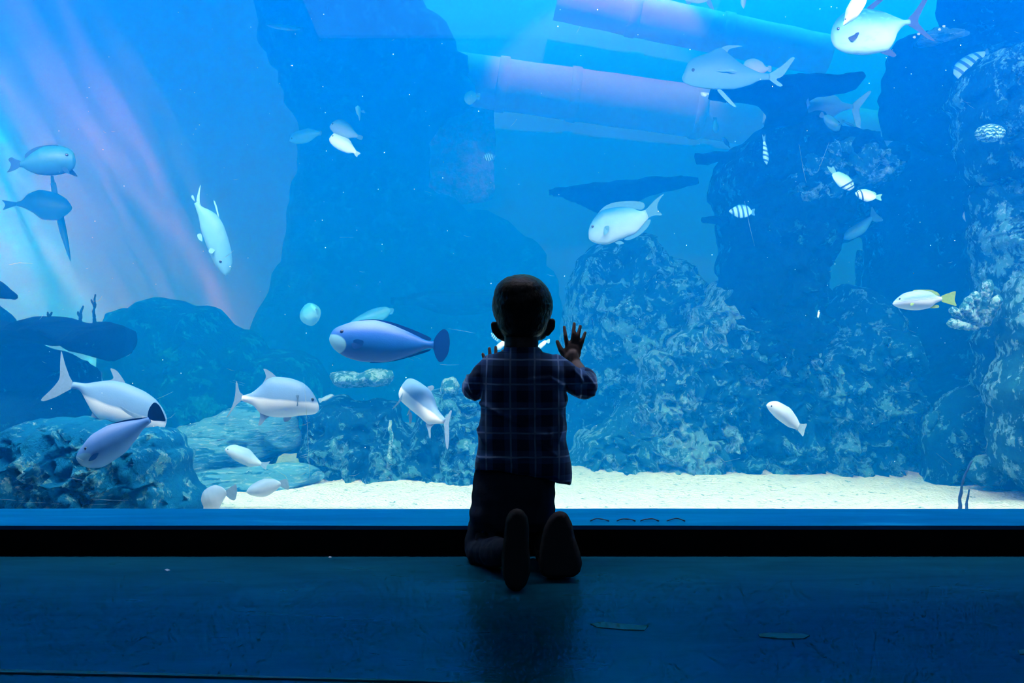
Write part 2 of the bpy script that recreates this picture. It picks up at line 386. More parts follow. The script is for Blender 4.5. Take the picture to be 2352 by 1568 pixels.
# arch on the right
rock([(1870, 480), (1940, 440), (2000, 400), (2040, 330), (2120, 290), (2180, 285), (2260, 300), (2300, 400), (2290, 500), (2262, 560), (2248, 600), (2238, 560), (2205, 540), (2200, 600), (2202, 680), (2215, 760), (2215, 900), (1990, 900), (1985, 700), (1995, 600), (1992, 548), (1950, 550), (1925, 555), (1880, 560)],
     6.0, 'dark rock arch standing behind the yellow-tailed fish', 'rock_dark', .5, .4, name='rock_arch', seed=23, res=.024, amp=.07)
rock([(1868, 720), (1910, 665), (1940, 650), (1990, 655), (2040, 680), (2070, 720), (2060, 800), (1990, 860), (1890, 860)], 5.7, 'rounded mottled boulder below the gap of the rock arch', 'rock', .3, .3, seed=24, res=.02, amp=.06, sc=3)
rock([(1968, 575), (1982, 573), (1984, 620), (1976, 660), (1964, 655), (1962, 610)], 6.1, 'thin upright stalk of coral in the gap of the rock arch', 'rock', .04, .04, name='coral_stalk', cat='coral', seed=25, res=.008, amp=.01)
# big boulder
rock([(1540, 1180), (1560, 960), (1590, 840), (1640, 790), (1690, 775), (1760, 782), (1850, 785), (1920, 745), (1990, 740), (2040, 760), (2060, 820), (2090, 880), (2120, 950), (2130, 1040), (2150, 1180)],
     5.55, 'big craggy boulder resting on the sand behind the small white fish', 'rock', .42, .4, seed=26, res=.02, amp=.11, sc=2.6, hi=1.1, pit=.08)
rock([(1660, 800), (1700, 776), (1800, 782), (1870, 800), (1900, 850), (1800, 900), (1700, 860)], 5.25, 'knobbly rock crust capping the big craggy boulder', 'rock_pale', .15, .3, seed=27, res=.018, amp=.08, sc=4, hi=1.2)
rock([(1880, 860), (1900, 790), (1960, 742), (2030, 750), (2110, 790), (2110, 850), (2060, 880), (2000, 870), (1960, 900)], 5.5, 'lumpy rock with a bright cap right of the big boulder', 'rock', .3, .3, seed=28, res=.018, amp=.07, sc=3.2)
# right side
rock([(2036, 320), (2028, 260), (2040, 180), (2050, 130), (2062, 95), (2090, 80), (2110, 75), (2160, 66), (2220, 62), (2300, 110), (2330, 260), (2300, 380), (2160, 360), (2090, 325), (2060, 322)],
     5.5, 'upright dark rock tower with a pale ribbed top at upper right', 'rock_dark', .4, .3, name='rock_tower', seed=29, res=.02, amp=.07, sc=2.8, hi=1)
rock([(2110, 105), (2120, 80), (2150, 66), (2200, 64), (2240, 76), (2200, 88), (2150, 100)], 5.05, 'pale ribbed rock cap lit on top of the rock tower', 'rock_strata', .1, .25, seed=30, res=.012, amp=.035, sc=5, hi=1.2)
rock([(2176, -60), (2180, 30), (2180, 70), (2240, 80), (2330, 120), (2480, 120), (2480, -60)], 5.2, 'dark overhanging rock in the upper right corner', 'rock_dark', .3, .3, seed=31, res=.02, amp=.07)
rock([(2195, 220), (2200, 180), (2230, 155), (2262, 130), (2300, 110), (2352, 98), (2480, 95), (2480, 640), (2340, 560), (2310, 460), (2230, 400), (2215, 330), (2200, 270)],
     4.6, 'big speckled boulder at the right edge, bright on its shoulder', 'rock', .35, .3, seed=32, res=.016, amp=.075, sc=3, hi=1.2, pit=.05)
rock([(2240, 640), (2232, 520), (2240, 440), (2262, 410), (2300, 390), (2352, 370), (2480, 370), (2480, 1180), (2290, 1180), (2270, 1060), (2252, 960), (2256, 820), (2268, 720)],
     4.7, 'tall craggy rock outcrop down the right edge', 'rock', .3, .3, name='rock_outcrop', seed=33, res=.018, amp=.09, sc=3, hi=1.2, strat=0)
rock([(2320, 1100), (2300, 900), (2320, 800), (2330, 700), (2345, 640), (2480, 600), (2480, 1200)], 4.2, 'pale furrowed coral rock at the far right edge', 'rock_pale', .2, .3, seed=34, res=.014, amp=.07, sc=3.6, hi=1.2)
rock([(2130, 1180), (2125, 960), (2150, 935), (2200, 905), (2240, 880), (2300, 860), (2480, 850), (2480, 1200), (2330, 1145), (2250, 1085), (2180, 1090)],
     4.95, 'low furrowed reef rock above the sand at lower right', 'rock', .25, .3, seed=35, res=.018, amp=.07, sc=3.4, hi=1.2)
rock([(2080, 1180), (2080, 900), (2120, 780), (2180, 720), (2260, 700), (2300, 900), (2300, 1180)], 6.4, 'shadowed blue rock in the recess behind the low reef rock', 'rock_dark', .3, .3, seed=36, res=.03, amp=.08)
rock([(2225, 1098), (2228, 1060), (2242, 1038), (2268, 1036), (2290, 1055), (2310, 1085), (2300, 1110), (2255, 1112)], 4.55, 'pale folded coral rubble lying on the sand near the sea whips', 'rock_pale', .1, .1, name='coral_rubble', cat='coral', seed=37, res=.009, amp=.03, sc=6, hi=1.2)
rock([(2126, 975), (2130, 952), (2150, 945), (2160, 960), (2142, 992), (2134, 998)], 4.75, 'small bright white coral knob beside the big boulder', 'rock_pale', .05, .05, name='coral_clump', cat='coral', seed=38, res=.008, amp=.02)

rock([(985, 235), (1060, 232), (1115, 238), (1134, 250), (1137, 300), (1136, 460), (1090, 468), (1020, 470), (960, 420)], 9.75, 'pale panel standing in for the lit patch of far wall past the dim cliff', 'slab', .08, .08, name='lit_patch_panel', cat='rock', seed=40, res=.03, amp=.03)  # lit patch of the far wall, built as a pale lilac panel
# ================= kneeling child =================
class Blobs:
    "many overlapping closed shapes collected as plain lists, then fused"
    def __init__(s): s.v = []; s.f = []
_SPH = {}
def _sph(seg):
    if seg not in _SPH:
        n = seg; m = max(4, seg // 2); v = [(0, 0, 1)]; f = []
        for i in range(1, m):
            for k in range(n):
                a = math.pi * i / m; b = 2 * math.pi * k / n; v.append((math.sin(a) * math.cos(b), math.sin(a) * math.sin(b), math.cos(a)))
        v.append((0, 0, -1)); L = len(v) - 1
        for k in range(n):
            f.append((0, 1 + k, 1 + (k + 1) % n)); f.append((L, L - n + (k + 1) % n, L - n + k))
            for i in range(m - 2):
                q = 1 + i * n; f.append((q + k, q + n + k, q + n + (k + 1) % n, q + (k + 1) % n))
        _SPH[seg] = (v, f)
    return _SPH[seg]
def ell(bm, c, r, rot=None, seg=24):
    V, Fc = _sph(seg)
    if isinstance(bm, Blobs):
        o = len(bm.v); bm.v += [(c[0] + x * r[0], c[1] + y * r[1], c[2] + z * r[2]) for x, y, z in V]; bm.f += [tuple(o + i for i in q) for q in Fc]
    else:
        vs = [bm.verts.new((c[0] + x * r[0], c[1] + y * r[1], c[2] + z * r[2])) for x, y, z in V]
        for q in Fc: bm.faces.new([vs[i] for i in q])
def caps(bm, pts, rads, flat=None):
    "chain of round beads along a path: a tapered limb"
    pts = [Vector(p) for p in pts]
    for (a, ra), (b, rb) in zip(zip(pts[:-1], rads[:-1]), zip(pts[1:], rads[1:])):
        n = max(2, int((b - a).length / (min(ra, rb) * .3)))
        for k in range(n + 1):
            q = a.lerp(b, k / n); r = ra + (rb - ra) * k / n
            ell(bm, q, (r, r * (flat or 1), r), seg=14)
def loft(bm, rings):
    o = len(bm.v); n = len(rings[0])
    for r in rings: bm.v += [tuple(p) for p in r]
    for i in range(len(rings) - 1):
        for k in range(n): bm.f.append((o + i * n + k, o + i * n + (k + 1) % n, o + (i + 1) * n + (k + 1) % n, o + (i + 1) * n + k))
    bm.f.append(tuple(o + k for k in range(n))[::-1]); q = o + (len(rings) - 1) * n; bm.f.append(tuple(q + k for k in range(n)))
def fuse(name, bm, voxel, smooth, mat, parent, deform=None):
    me = bpy.data.meshes.new('tmp'); me.from_pydata(bm.v, [], bm.f); me.update()
    o = bpy.data.objects.new('tmp', me); C.objects.link(o)
    md = o.modifiers.new('r', 'REMESH'); md.mode = 'VOXEL'; md.voxel_size = voxel; md.use_smooth_shade = True
    if smooth:
        ms = o.modifiers.new('s', 'SMOOTH'); ms.iterations = smooth; ms.factor = .5
    bpy.context.view_layer.update()
    dg = bpy.context.evaluated_depsgraph_get()
    me2 = bpy.data.meshes.new_from_object(o.evaluated_get(dg)); me2.name = name
    bpy.data.objects.remove(o); bpy.data.meshes.remove(me)
    if deform:
        me2.update(); nr = [v.normal.copy() for v in me2.vertices]
        for v, n in zip(me2.vertices, nr): v.co = deform(v.co, n)
        me2.update()
    me2.polygons.foreach_set('use_smooth', [True] * len(me2.polygons))
    me2.materials.clear(); me2.materials.append(mat)
    r = bpy.data.objects.new(name, me2); C.objects.link(r); r.parent = parent
    return r

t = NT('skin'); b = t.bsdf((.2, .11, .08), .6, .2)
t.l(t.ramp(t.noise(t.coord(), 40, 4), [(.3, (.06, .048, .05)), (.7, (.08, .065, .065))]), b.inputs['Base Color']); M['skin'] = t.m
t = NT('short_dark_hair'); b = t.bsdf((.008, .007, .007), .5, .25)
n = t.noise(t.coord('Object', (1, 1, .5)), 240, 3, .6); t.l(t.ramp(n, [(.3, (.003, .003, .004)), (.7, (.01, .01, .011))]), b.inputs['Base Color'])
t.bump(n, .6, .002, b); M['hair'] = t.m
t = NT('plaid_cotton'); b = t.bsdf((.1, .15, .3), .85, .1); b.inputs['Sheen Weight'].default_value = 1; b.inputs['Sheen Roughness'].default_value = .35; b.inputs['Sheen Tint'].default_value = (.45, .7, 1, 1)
tc = t.n('ShaderNodeTexCoord'); sp = t.n('ShaderNodeSeparateXYZ'); t.l(tc.outputs['Object'], sp.inputs[0])
wob = t.math('MULTIPLY', t.noise(t.coord(), 5, 3), .012)
def lines(ax, period, off, w):
    q = t.math('ADD', t.math('ADD', sp.outputs[ax], wob), off)
    f = t.math('FRACT', t.math('MULTIPLY', t.math('ADD', q, 10.0), 1 / period))
    return t.math('LESS_THAN', t.math('ABSOLUTE', t.math('SUBTRACT', f, .5)), w)
big = t.math('MULTIPLY', t.math('ADD', lines('X', .062, .0, .24), lines('Z', .062, .0, .24)), .5)
thin = t.math('MAXIMUM', lines('X', .062, .031, .035), lines('Z', .062, .031, .035))
c = t.mix(big, (.08, .18, .42), (.02, .045, .12)); c = t.mix(thin, c, (.28, .45, .7)); t.l(c, b.inputs['Base Color'])
t.bump(t.noise(t.coord(), 300, 3), .3, .001, b)
tl = t.n('ShaderNodeBsdfTranslucent'); t.l(c, tl.inputs[0]); mx = t.n('ShaderNodeMixShader'); mx.inputs[0].default_value = .4
t.l(b.outputs[0], mx.inputs[1]); t.l(tl.outputs[0], mx.inputs[2]); t.l(mx.outputs[0], t.out.inputs[0]); M['plaid'] = t.m
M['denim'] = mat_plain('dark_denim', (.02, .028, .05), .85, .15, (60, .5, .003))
M['shoe'] = mat_plain('shoe_canvas', (.02, .02, .026), .8, .2, (60, .4, .002))
M['sole'] = mat_plain('shoe_rubber', (.028, .028, .034), .75, .25, (45, .8, .003))
M['eye'] = mat_plain('dark_eye', (.01, .01, .012), .15, .6)

kid = empty('person', (.02, 2.6, 0)); tag(kid, 'kneeling toddler in plaid shirt and dark trousers, hands pressed on the pane', 'child')
K0 = kid.location.copy()
def K(px, py, d): return P(px, py, d) - K0
def px(n, d=2.6): return n / F * d
# --- body: head, neck, ears, arms, hands ---
bm = Blobs(); D = 2.62
ell(bm, K(1200, 703, D), (px(68), px(80), px(71)), seg=40)
ell(bm, K(1196, 676, D - .012), (px(60), px(64), px(44)), seg=32)
ell(bm, K(1200, 742, D + .012), (px(59), px(66), px(46)), seg=32)
ell(bm, K(1201, 768, D + .035), (px(44), px(46), px(27)), seg=24)      # jaw
ell(bm, K(1160, 765, D + .045), (px(18), px(20), px(20)), seg=20); ell(bm, K(1240, 762, D + .045), (px(18), px(20), px(20)), seg=20)  # cheeks
ell(bm, K(1200, 752, D + .098), (px(7), px(9), px(8)), seg=14)         # nose
ell(bm, K(1200, 770, D + .083), (px(15), px(8), px(6)), seg=14)        # lips
caps(bm, [K(1198, 765, D - .01), K(1197, 800, D - .015), K(1198, 840, D - .01)], [px(41), px(40), px(46)])
caps(bm, [K(1135, 746, D), K(1138, 758, D + .002), K(1147, 773, D + .006)], [px(8.5), px(9.5), px(6.5)], .55)
caps(bm, [K(1268, 739, D), K(1266, 751, D + .002), K(1257, 766, D + .006)], [px(8.5), px(9.5), px(6.5)], .55)
GL = 2.836
def hand(palm, wrist, elbow, fingers, thumb, rpal, mir=1):
    ell(bm, K(*palm), (px(rpal), px(8), px(27)), seg=20)
    ell(bm, K(palm[0] - mir * 6, palm[1] + 14, palm[2] - .004), (px(15), px(10), px(15)), seg=16)
    caps(bm, [K(palm[0], palm[1] + 6, palm[2] - .002), K(*wrist), K(*elbow)], [px(15), px(14.5), px(21)])
    for base, mid, tip in fingers:
        caps(bm, [K(*base), K(*mid), K(*tip)], [px(6.2), px(5.3), px(4.3)])
    caps(bm, [K(*p) for p in thumb], [px(8.5), px(7), px(4.8)])
g = GL
hand((1315, 808, g - .014), (1322, 836, g - .022), (1352, 884, 2.70),
     [((1303, 795, g - .012), (1299, 772, g - .014), (1296, 751, g - .007)), ((1314, 792, g - .012), (1317, 766, g - .015), (1319, 743, g - .007)),
      ((1323, 793, g - .012), (1328, 770, g - .014), (1333, 749, g - .007)), ((1331, 800, g - .012), (1338, 781, g - .013), (1344, 764, g - .007))],
     [(1300, 820, g - .012), (1288, 803, g - .012), (1280, 784, g - .007)], 22)
hand((1136, 860, g - .014), (1132, 888, g - .022), (1090, 892, 2.70),
     [((1149, 846, g - .012), (1153, 825, g - .014), (1155, 806, g - .007)), ((1139, 843, g - .012), (1139, 818, g - .015), (1138.5, 797, g - .007)),
      ((1129, 844, g - .012), (1126, 822, g - .014), (1124, 800, g - .007)), ((1121, 851, g - .012), (1115, 831, g - .013), (1109, 813, g - .007))],
     [(1151, 872, g - .012), (1165, 856, g - .012), (1173, 838, g - .007)], 21, -1)
# trunk and legs under the clothes keep the figure in one piece
caps(bm, [K(1090, 892, 2.70), K(1125, 850, 2.61)], [px(21), px(24)]); caps(bm, [K(1352, 884, 2.70), K(1285, 850, 2.61)], [px(21), px(24)])
ell(bm, K(1203, 930, 2.615), (px(80), px(58), px(118)), seg=24); ell(bm, K(1195, 1080, 2.61), (px(76), px(60), px(95)), seg=24)
caps(bm, [K(1140, 1140, 2.6), K(1105, 1262, 2.615), K(1180, 1262, 2.43)], [px(42), px(28), px(20)])
caps(bm, [K(1235, 1140, 2.6), K(1255, 1262, 2.615), K(1288, 1240, 2.49)], [px(38), px(28), px(20)])
caps(bm, [K(1180, 1262, 2.43), K(1185, 1215, 2.39), K(1187, 1300, 2.375)], [px(20), px(20), px(15)])
caps(bm, [K(1288, 1240, 2.49), K(1287, 1215, 2.49), K(1287, 1285, 2.47)], [px(20), px(20), px(18)])
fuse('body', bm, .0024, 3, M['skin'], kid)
for ex in (1180, 1222):
    bm = bmesh.new(); ell(bm, K(ex, 738, D + .082), (.011, .007, .007)); bm_obj('eye', bm, M['eye'], kid)
# --- hair ---
bm = Blobs()
ell(bm, K(1200, 701, D - .002), (px(70.5), px(81), px(72)), seg=48); ell(bm, K(1196, 676, D - .014), (px(62), px(66), px(46)), seg=32)
ell(bm, K(1200, 740, D - .018), (px(59), px(60), px(42)), seg=32)
def hairline(c, n):
    w = c + K0
    if w.y > 2.66:  # forehead hairline: tuck the lower front inside the head
        lim = CAMZ - (690 - CY) / F * 2.62 + .02
        if w.z < lim: c = c + Vector((-n.x, -n.y, 0)) * .02
    return c + n * .0012 * noise.noise(c * 120)
fuse('hair', bm, .004, 2, M['hair'], kid, hairline)
# --- shirt ---
sec = [(806, 1152, 1244, .040), (815, 1130, 1270, .050), (828, 1112, 1294, .060), (850, 1106, 1300, .070), (900, 1107, 1298, .078), (935, 1105, 1298, .080),
       (965, 1101, 1301, .082), (1000, 1098, 1301, .085), (1040, 1095, 1306, .088), (1072, 1091, 1311, .090), (1100, 1090, 1312, .090)]
bm = Blobs(); rings = []
for y, l, r, dp in sec:
    c = K((l + r) / 2, y, 2.6); hw = (r - l) / 2 / F * 2.6; ring = []
    for k in range(56):
        a = 2 * math.pi * k / 56; ca, sa = math.cos(a), math.sin(a)
        x = hw * math.copysign(abs(ca) ** .78, ca); yy = dp * math.copysign(abs(sa) ** .8, sa)
        q = c + Vector((x, yy, 0))
        if y >= 1072:   # hem dips at the right, rises at the back centre
            u = x / hw
            low = (1072 if u < .35 else 1072 + 40 * (u - .35) / .65) if sa < .3 else 1085
            if u < .35: low -= 7 * math.cos((u - .1) * 2)
            tgt = K(0, low if y == 1100 else min(low - 8, 1066), 2.6).z
            q.z = tgt
        ring.append(q)
    rings.append(ring)
loft(bm, rings[::-1])
caps(bm, [K(1128, 840, 2.6), K(1104, 872, 2.61), K(1089, 890, 2.655)], [px(27), px(29), px(30)])
caps(bm, [K(1089, 890, 2.655), K(1095, 884, 2.70)], [px(30), px(27)])
caps(bm, [K(1278, 842, 2.6), K(1312, 866, 2.61), K(1341, 888, 2.655)], [px(29), px(31), px(32)])
caps(bm, [K(1343, 886, 2.655), K(1343, 872, 2.71)], [px(31), px(27)])
creases = [((1105, 925), (1150, 950)), ((1150, 950), (1192, 974)), ((1192, 974), (1228, 996)), ((1190, 966), (1235, 955)), ((1228, 996), (1262, 1000)), ((1215, 872), (1262, 868)), ((1262, 868), (1292, 885)),
           ((1104, 1052), (1185, 1058)), ((1100, 985), (1112, 1015)), ((1240, 1022), (1275, 1045)), ((1265, 985), (1262, 1020)), ((1290, 960), (1283, 1010)), ((1170, 1052), (1240, 1048)), ((1302, 905), (1290, 935)),
           ((1318, 850), (1335, 872)), ((1300, 880), (1325, 900)), ((1325, 900), (1362, 905)), ((1345, 862), (1364, 885)), ((1075, 862), (1088, 900)), ((1098, 858), (1096, 900)), ((1070, 890), (1090, 915))]
def folds(c, n):
    w = c + K0; u = CX + w.x / w.y * F; v = CY - (w.z - CAMZ) / w.y * F
    d = 0
    if w.y < 2.68:
        for (x1, y1), (x2, y2) in creases:
            L2 = (x2 - x1) ** 2 + (y2 - y1) ** 2; tt = max(0, min(1, ((u - x1) * (x2 - x1) + (v - y1) * (y2 - y1)) / L2))
            qx, qy = x1 + tt * (x2 - x1) - u, y1 + tt * (y2 - y1) - v
            q = math.hypot(qx, qy); d += .0055 * math.exp(-(q / 4.5) ** 2)
        d = min(d, .008)
    q = noise.noise(Vector((w.x * 22 + w.z * 10, w.y * 14, w.z * 20 - w.x * 8)))
    q2 = noise.noise(Vector((w.x * 40, w.y * 30, w.z * 9)))
    return c + n * (d + .0045 * q + .002 * q2)
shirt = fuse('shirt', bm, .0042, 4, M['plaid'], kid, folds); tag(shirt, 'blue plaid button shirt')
bm = bmesh.new(); rings = []
for y, l, r, dp in ((813, 1152, 1250, .047), (806, 1154, 1247, .046), (797, 1158, 1238, .044), (799, 1161, 1235, .040), (812, 1160, 1240, .040)):
    c = K((l + r) / 2, y + (2 if y > 800 else 0), 2.605); hw = (r - l) / 2 / F * 2.6
    rings.append([c + Vector((hw * math.cos(a), dp * math.sin(a), -.012 * max(0, math.sin(a)))) for a in [2 * math.pi * k / 40 for k in range(40)]])
vs = [[bm.verts.new(p) for p in r] for r in rings]
for a, b_ in zip(vs, vs[1:] + vs[:1]):
    for k in range(40): bm.faces.new((a[k], a[(k + 1) % 40], b_[(k + 1) % 40], b_[k]))
bm_obj('collar', bm, M['plaid'], shirt)
for a_, b_, r_ in (((1344, 878, 2.695), (1341, 866, 2.735), 27), ((1093, 886, 2.69), (1100, 880, 2.73), 25)):
    A = K(*a_); B = K(*b_); bm = tube_mesh([A, A.lerp(B, .15), A.lerp(B, .5), A.lerp(B, .85), B], [px(r_ - 3), px(r_ + 2), px(r_ + 3), px(r_ + 1), px(r_ - 4)], 24)
    bm_obj('cuff', bm, M['plaid'], shirt)
# --- trousers ---
bm = Blobs(); rings = []
for y, l, r, dp in [(1048, 1100, 1290, .066), (1075, 1092, 1280, .074), (1110, 1087, 1276, .082), (1150, 1082, 1274, .086), (1190, 1078, 1276, .080), (1215, 1082, 1270, .06)]:
    c = K((l + r) / 2, y, 2.605); hw = (r - l) / 2 / F * 2.6
    rings.append([c + Vector((hw * math.copysign(abs(math.cos(a)) ** .85, math.cos(a)), dp * math.sin(a), 0)) for a in [2 * math.pi * k / 48 for k in range(48)]])
loft(bm, rings[::-1])
caps(bm, [K(1125, 1175, 2.61), K(1106, 1245, 2.635), K(1105, 1262, 2.63)], [px(46), px(39), px(38)])
caps(bm, [K(1103, 1266, 2.615), K(1135, 1268, 2.53), K(1168, 1264, 2.44)], [px(36), px(35), px(27)])
caps(bm, [K(1232, 1175, 2.61), K(1256, 1250, 2.635), K(1262, 1262, 2.625)], [px(42), px(38), px(36)])
caps(bm, [K(1262, 1265, 2.62), K(1282, 1255, 2.53)], [px(36), px(28)])
def tf(c, n):
    w = c + K0
    q = noise.noise(Vector((w.x * 20, w.y * 20, w.z * 34))); q2 = noise.noise(Vector((w.x * 55, w.y * 40, w.z * 16)))
    c = c + n * (.005 * q + .003 * q2)
    if c.z + K0.z < .002: c.z = .002 - K0.z
    return c
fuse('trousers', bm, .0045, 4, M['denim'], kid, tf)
# --- shoes: soles towards the room, toes on the floor ---
def shoe(poly, d, depth, heel):
    up = lump('shoe', poly, d, .004, depth, M['shoe'], R=.03, res=.006, amp=0, hi=0, seed=50)
    c = np.mean(np.array(poly, float), 0)
    so = lump('sole', [(c[0] + (x - c[0]) * 1.03, c[1] + (y - c[1]) * 1.015) for x, y in poly], d - .006, .006, .008, M['sole'], R=.012, res=.006, amp=0, hi=0, seed=51)
    # lean the heel backwards or forwards
    for o, dd in ((up, 0), (so, 0)):
        zmin = min(v.co.z for v in o.data.vertices)
        for v in o.data.vertices: v.co.y += heel * (v.co.z - zmin)
        o.parent = kid; o.location = o.location - K0
    so.parent = up; so.location = so.location - up.location
    return up
shoe([(1163, 1192), (1172, 1177), (1185, 1171), (1200, 1175), (1211, 1190), (1215, 1215), (1214, 1250), (1217, 1285), (1217, 1315), (1208, 1342), (1193, 1356), (1180, 1356), (1164, 1345), (1155, 1320), (1152, 1290), (1156, 1255), (1159, 1220)], 2.32, .055, .10)
shoe([(1263, 1190), (1275, 1179), (1290, 1176), (1303, 1183), (1314, 1205), (1320, 1235), (1332, 1270), (1336, 1295), (1330, 1315), (1315, 1324), (1285, 1327), (1258, 1326), (1243, 1318), (1237, 1290), (1242, 1255), (1250, 1215)], 2.42, .06, .10)
# ================= fish =================
def mat_fish(name, back, side, belly, zb=.5, slope=0., soft=.12, stripes=(), scol=(.02, .06, .12), face=None, mottled=0, lines=0, rough=.45):
    t = NT(name); b = t.bsdf(side, rough, .25)
    tc = t.n('ShaderNodeTexCoord'); sp = t.n('ShaderNodeSeparateXYZ'); t.l(tc.outputs['Generated'], sp.inputs[0])
    X, Z = sp.outputs['X'], sp.outputs['Z']
    z = t.math('ADD', Z, t.math('MULTIPLY', X, slope))
    z = t.math('ADD', z, t.math('MULTIPLY', t.math('SUBTRACT', t.noise(t.coord('Generated'), 6, 3), .5), .06))
    c = t.ramp(z, [(max(0, zb - soft), belly), (min(1, zb + soft), side), (min(1, zb + soft + .25), back)])
    for s in stripes:
        x0, x1 = s[0], s[1]; tl = s[2] if len(s) > 2 else .15
        xx = t.math('ADD', X, t.math('MULTIPLY', Z, tl))
        m = t.math('LESS_THAN', t.math('ABSOLUTE', t.math('SUBTRACT', xx, (x0 + x1) / 2 + tl * .5)), (x1 - x0) / 2)
        c = t.mix(m, c, scol)
    if lines:
        f = t.math('FRACT', t.math('MULTIPLY', z, lines)); m = t.math('MULTIPLY', t.math('LESS_THAN', f, .3), t.math('GREATER_THAN', Z, zb - .05))
        c = t.mix(t.math('MULTIPLY', m, .6), c, scol)
    if face:
        e1 = t.math('POWER', t.math('ABSOLUTE', t.math('MULTIPLY', t.math('SUBTRACT', X, face[0] * .3), 1 / (face[0] * .8))), 2.0)
        e2 = t.math('POWER', t.math('ABSOLUTE', t.math('MULTIPLY', t.math('SUBTRACT', Z, face[1] * .7), 1 / (face[1] * .42))), 2.0)
        m = t.math('MULTIPLY', t.math('SUBTRACT', 1.15, t.math('ADD', e1, e2)), 4, True); c = t.mix(m, c, face[2])
    if mottled:
        c = t.mix(t.math('MULTIPLY', t.math('GREATER_THAN', t.noise(t.coord('Generated'), 9, 3), .6), mottled), c, scol)
    t.l(c, b.inputs['Base Color']); t.bump(t.voro(t.coord('Generated', (1, .3, .6)), 60), .1, .002, b)
    return t.m
def mat_fin(name, col, col2=None):
    t = NT(name); b = t.bsdf(col, .5, .2)
    v = t.coord('Object', (1, 1, 1)); wv = t.noise(v, 60, 2, .5, 2.0)
    c = t.ramp(wv, [(.35, col2 or tuple(x * .86 for x in col)), (.65, col)]); t.l(c, b.inputs['Base Color'])
    tl = t.n('ShaderNodeBsdfTranslucent'); t.l(c, tl.inputs[0]); mx = t.n('ShaderNodeMixShader'); mx.inputs[0].default_value = .35
    t.l(b.outputs[0], mx.inputs[1]); t.l(tl.outputs[0], mx.inputs[2]); t.l(mx.outputs[0], t.out.inputs[0]); return t.m
MF = {
 'silver': (mat_fish('silver_trevally', (.12, .27, .5), (.17, .34, .58), (.82, .9, .95), .5, .10, .03), mat_fin('silver_fin', (.3, .5, .7))),
 'silver2': (mat_fish('silver_pale', (.2, .38, .6), (.32, .54, .74), (.75, .88, .94), .42, 0, .2), mat_fin('pale_fin', (.35, .62, .82))),
 'unicorn': (mat_fish('blue_grey_unicorn', (.12, .24, .62), (.012, .10, .42), (.0, .08, .28), .5, 0, .18, face=(.16, .55, (.16, .42, .55))), mat_fin('dark_blue_fin', (.0, .04, .2))),
 'unicorn2': (mat_fish('lilac_unicorn', (.13, .26, .62), (.05, .18, .52), (.07, .26, .56), .4, 0, .25, face=(.22, .55, (.08, .28, .5))), mat_fin('deep_blue_fin', (.0, .045, .2))),
 'surgeon': (mat_fish('pale_surgeon', (.01, .12, .26), (.07, .24, .34), (.3, .46, .52), .45, .1, .25), mat_fin('surgeon_fin', (.06, .26, .38))),
 'teal': (mat_fish('teal_surgeon', (.012, .12, .2), (.02, .16, .22), (.015, .1, .19), .5, 0, .3), mat_fin('teal_fin', (.01, .08, .19))),
 'dark': (mat_fish('dark_fish', (.01, .07, .22), (.012, .08, .24), (.015, .09, .26), .5), mat_fin('dark_fin', (.012, .07, .22))),
 'lookdown': (mat_fish('glassy_lookdown', (.09, .28, .44), (.06, .24, .38), (.12, .34, .46), .5, 0, .3), mat_fin('glassy_fin', (.25, .6, .8))),
 'permit': (mat_fish('spotted_permit', (.01, .12, .2), (.06, .22, .24), (.3, .5, .42), .4, 0, .2, mottled=.25, scol=(.1, .4, .55)), mat_fin('permit_fin', (.003, .03, .09))),
 'white': (mat_fish('white_fish', (.35, .5, .68), (.5, .66, .8), (.75, .88, .94), .5, 0, .2), mat_fin('white_fin', (.5, .75, .87))),
 'snapper': (mat_fish('lined_snapper', (.2, .34, .74), (.2, .42, .76), (.8, .92, .95), .5, 0, .14, lines=14, scol=(.08, .22, .55)), mat_fin('yellow_fin', (.36, .62, .22))),
 'rabbit': (mat_fish('barred_rabbitfish', (.2, .55, .35), (.4, .75, .8), (.7, .9, .95), .45, 0, .2, stripes=((.06, .12, .3), (.24, .32, .3))), mat_fin('rabbit_fin', (.2, .55, .42))),
 'striped': (mat_fish('striped_sergeant', (.05, .35, .65), (.2, .55, .78), (.4, .75, .88), .5, 0, .3, stripes=((.12, .2), (.33, .42), (.54, .63), (.76, .84)), scol=(.01, .1, .35)), mat_fin('sergeant_fin', (.05, .3, .6))),
 'dim': (mat_fish('dim_blue', (.03, .22, .5), (.04, .3, .55), (.08, .42, .6), .4, 0, .2), mat_fin('dim_fin', (.04, .28, .55))),
 'head': (mat_fish('pale_facing', (.04, .36, .58), (.1, .48, .66), (.3, .68, .78), .4, 0, .2), mat_fin('facing_fin', (.2, .55, .7))),
}
WX = [0, .03, .1, .25, .42, .6, .8, .93, 1]; WW = [.0, .32, .6, .92, 1, .86, .5, .24, .16]
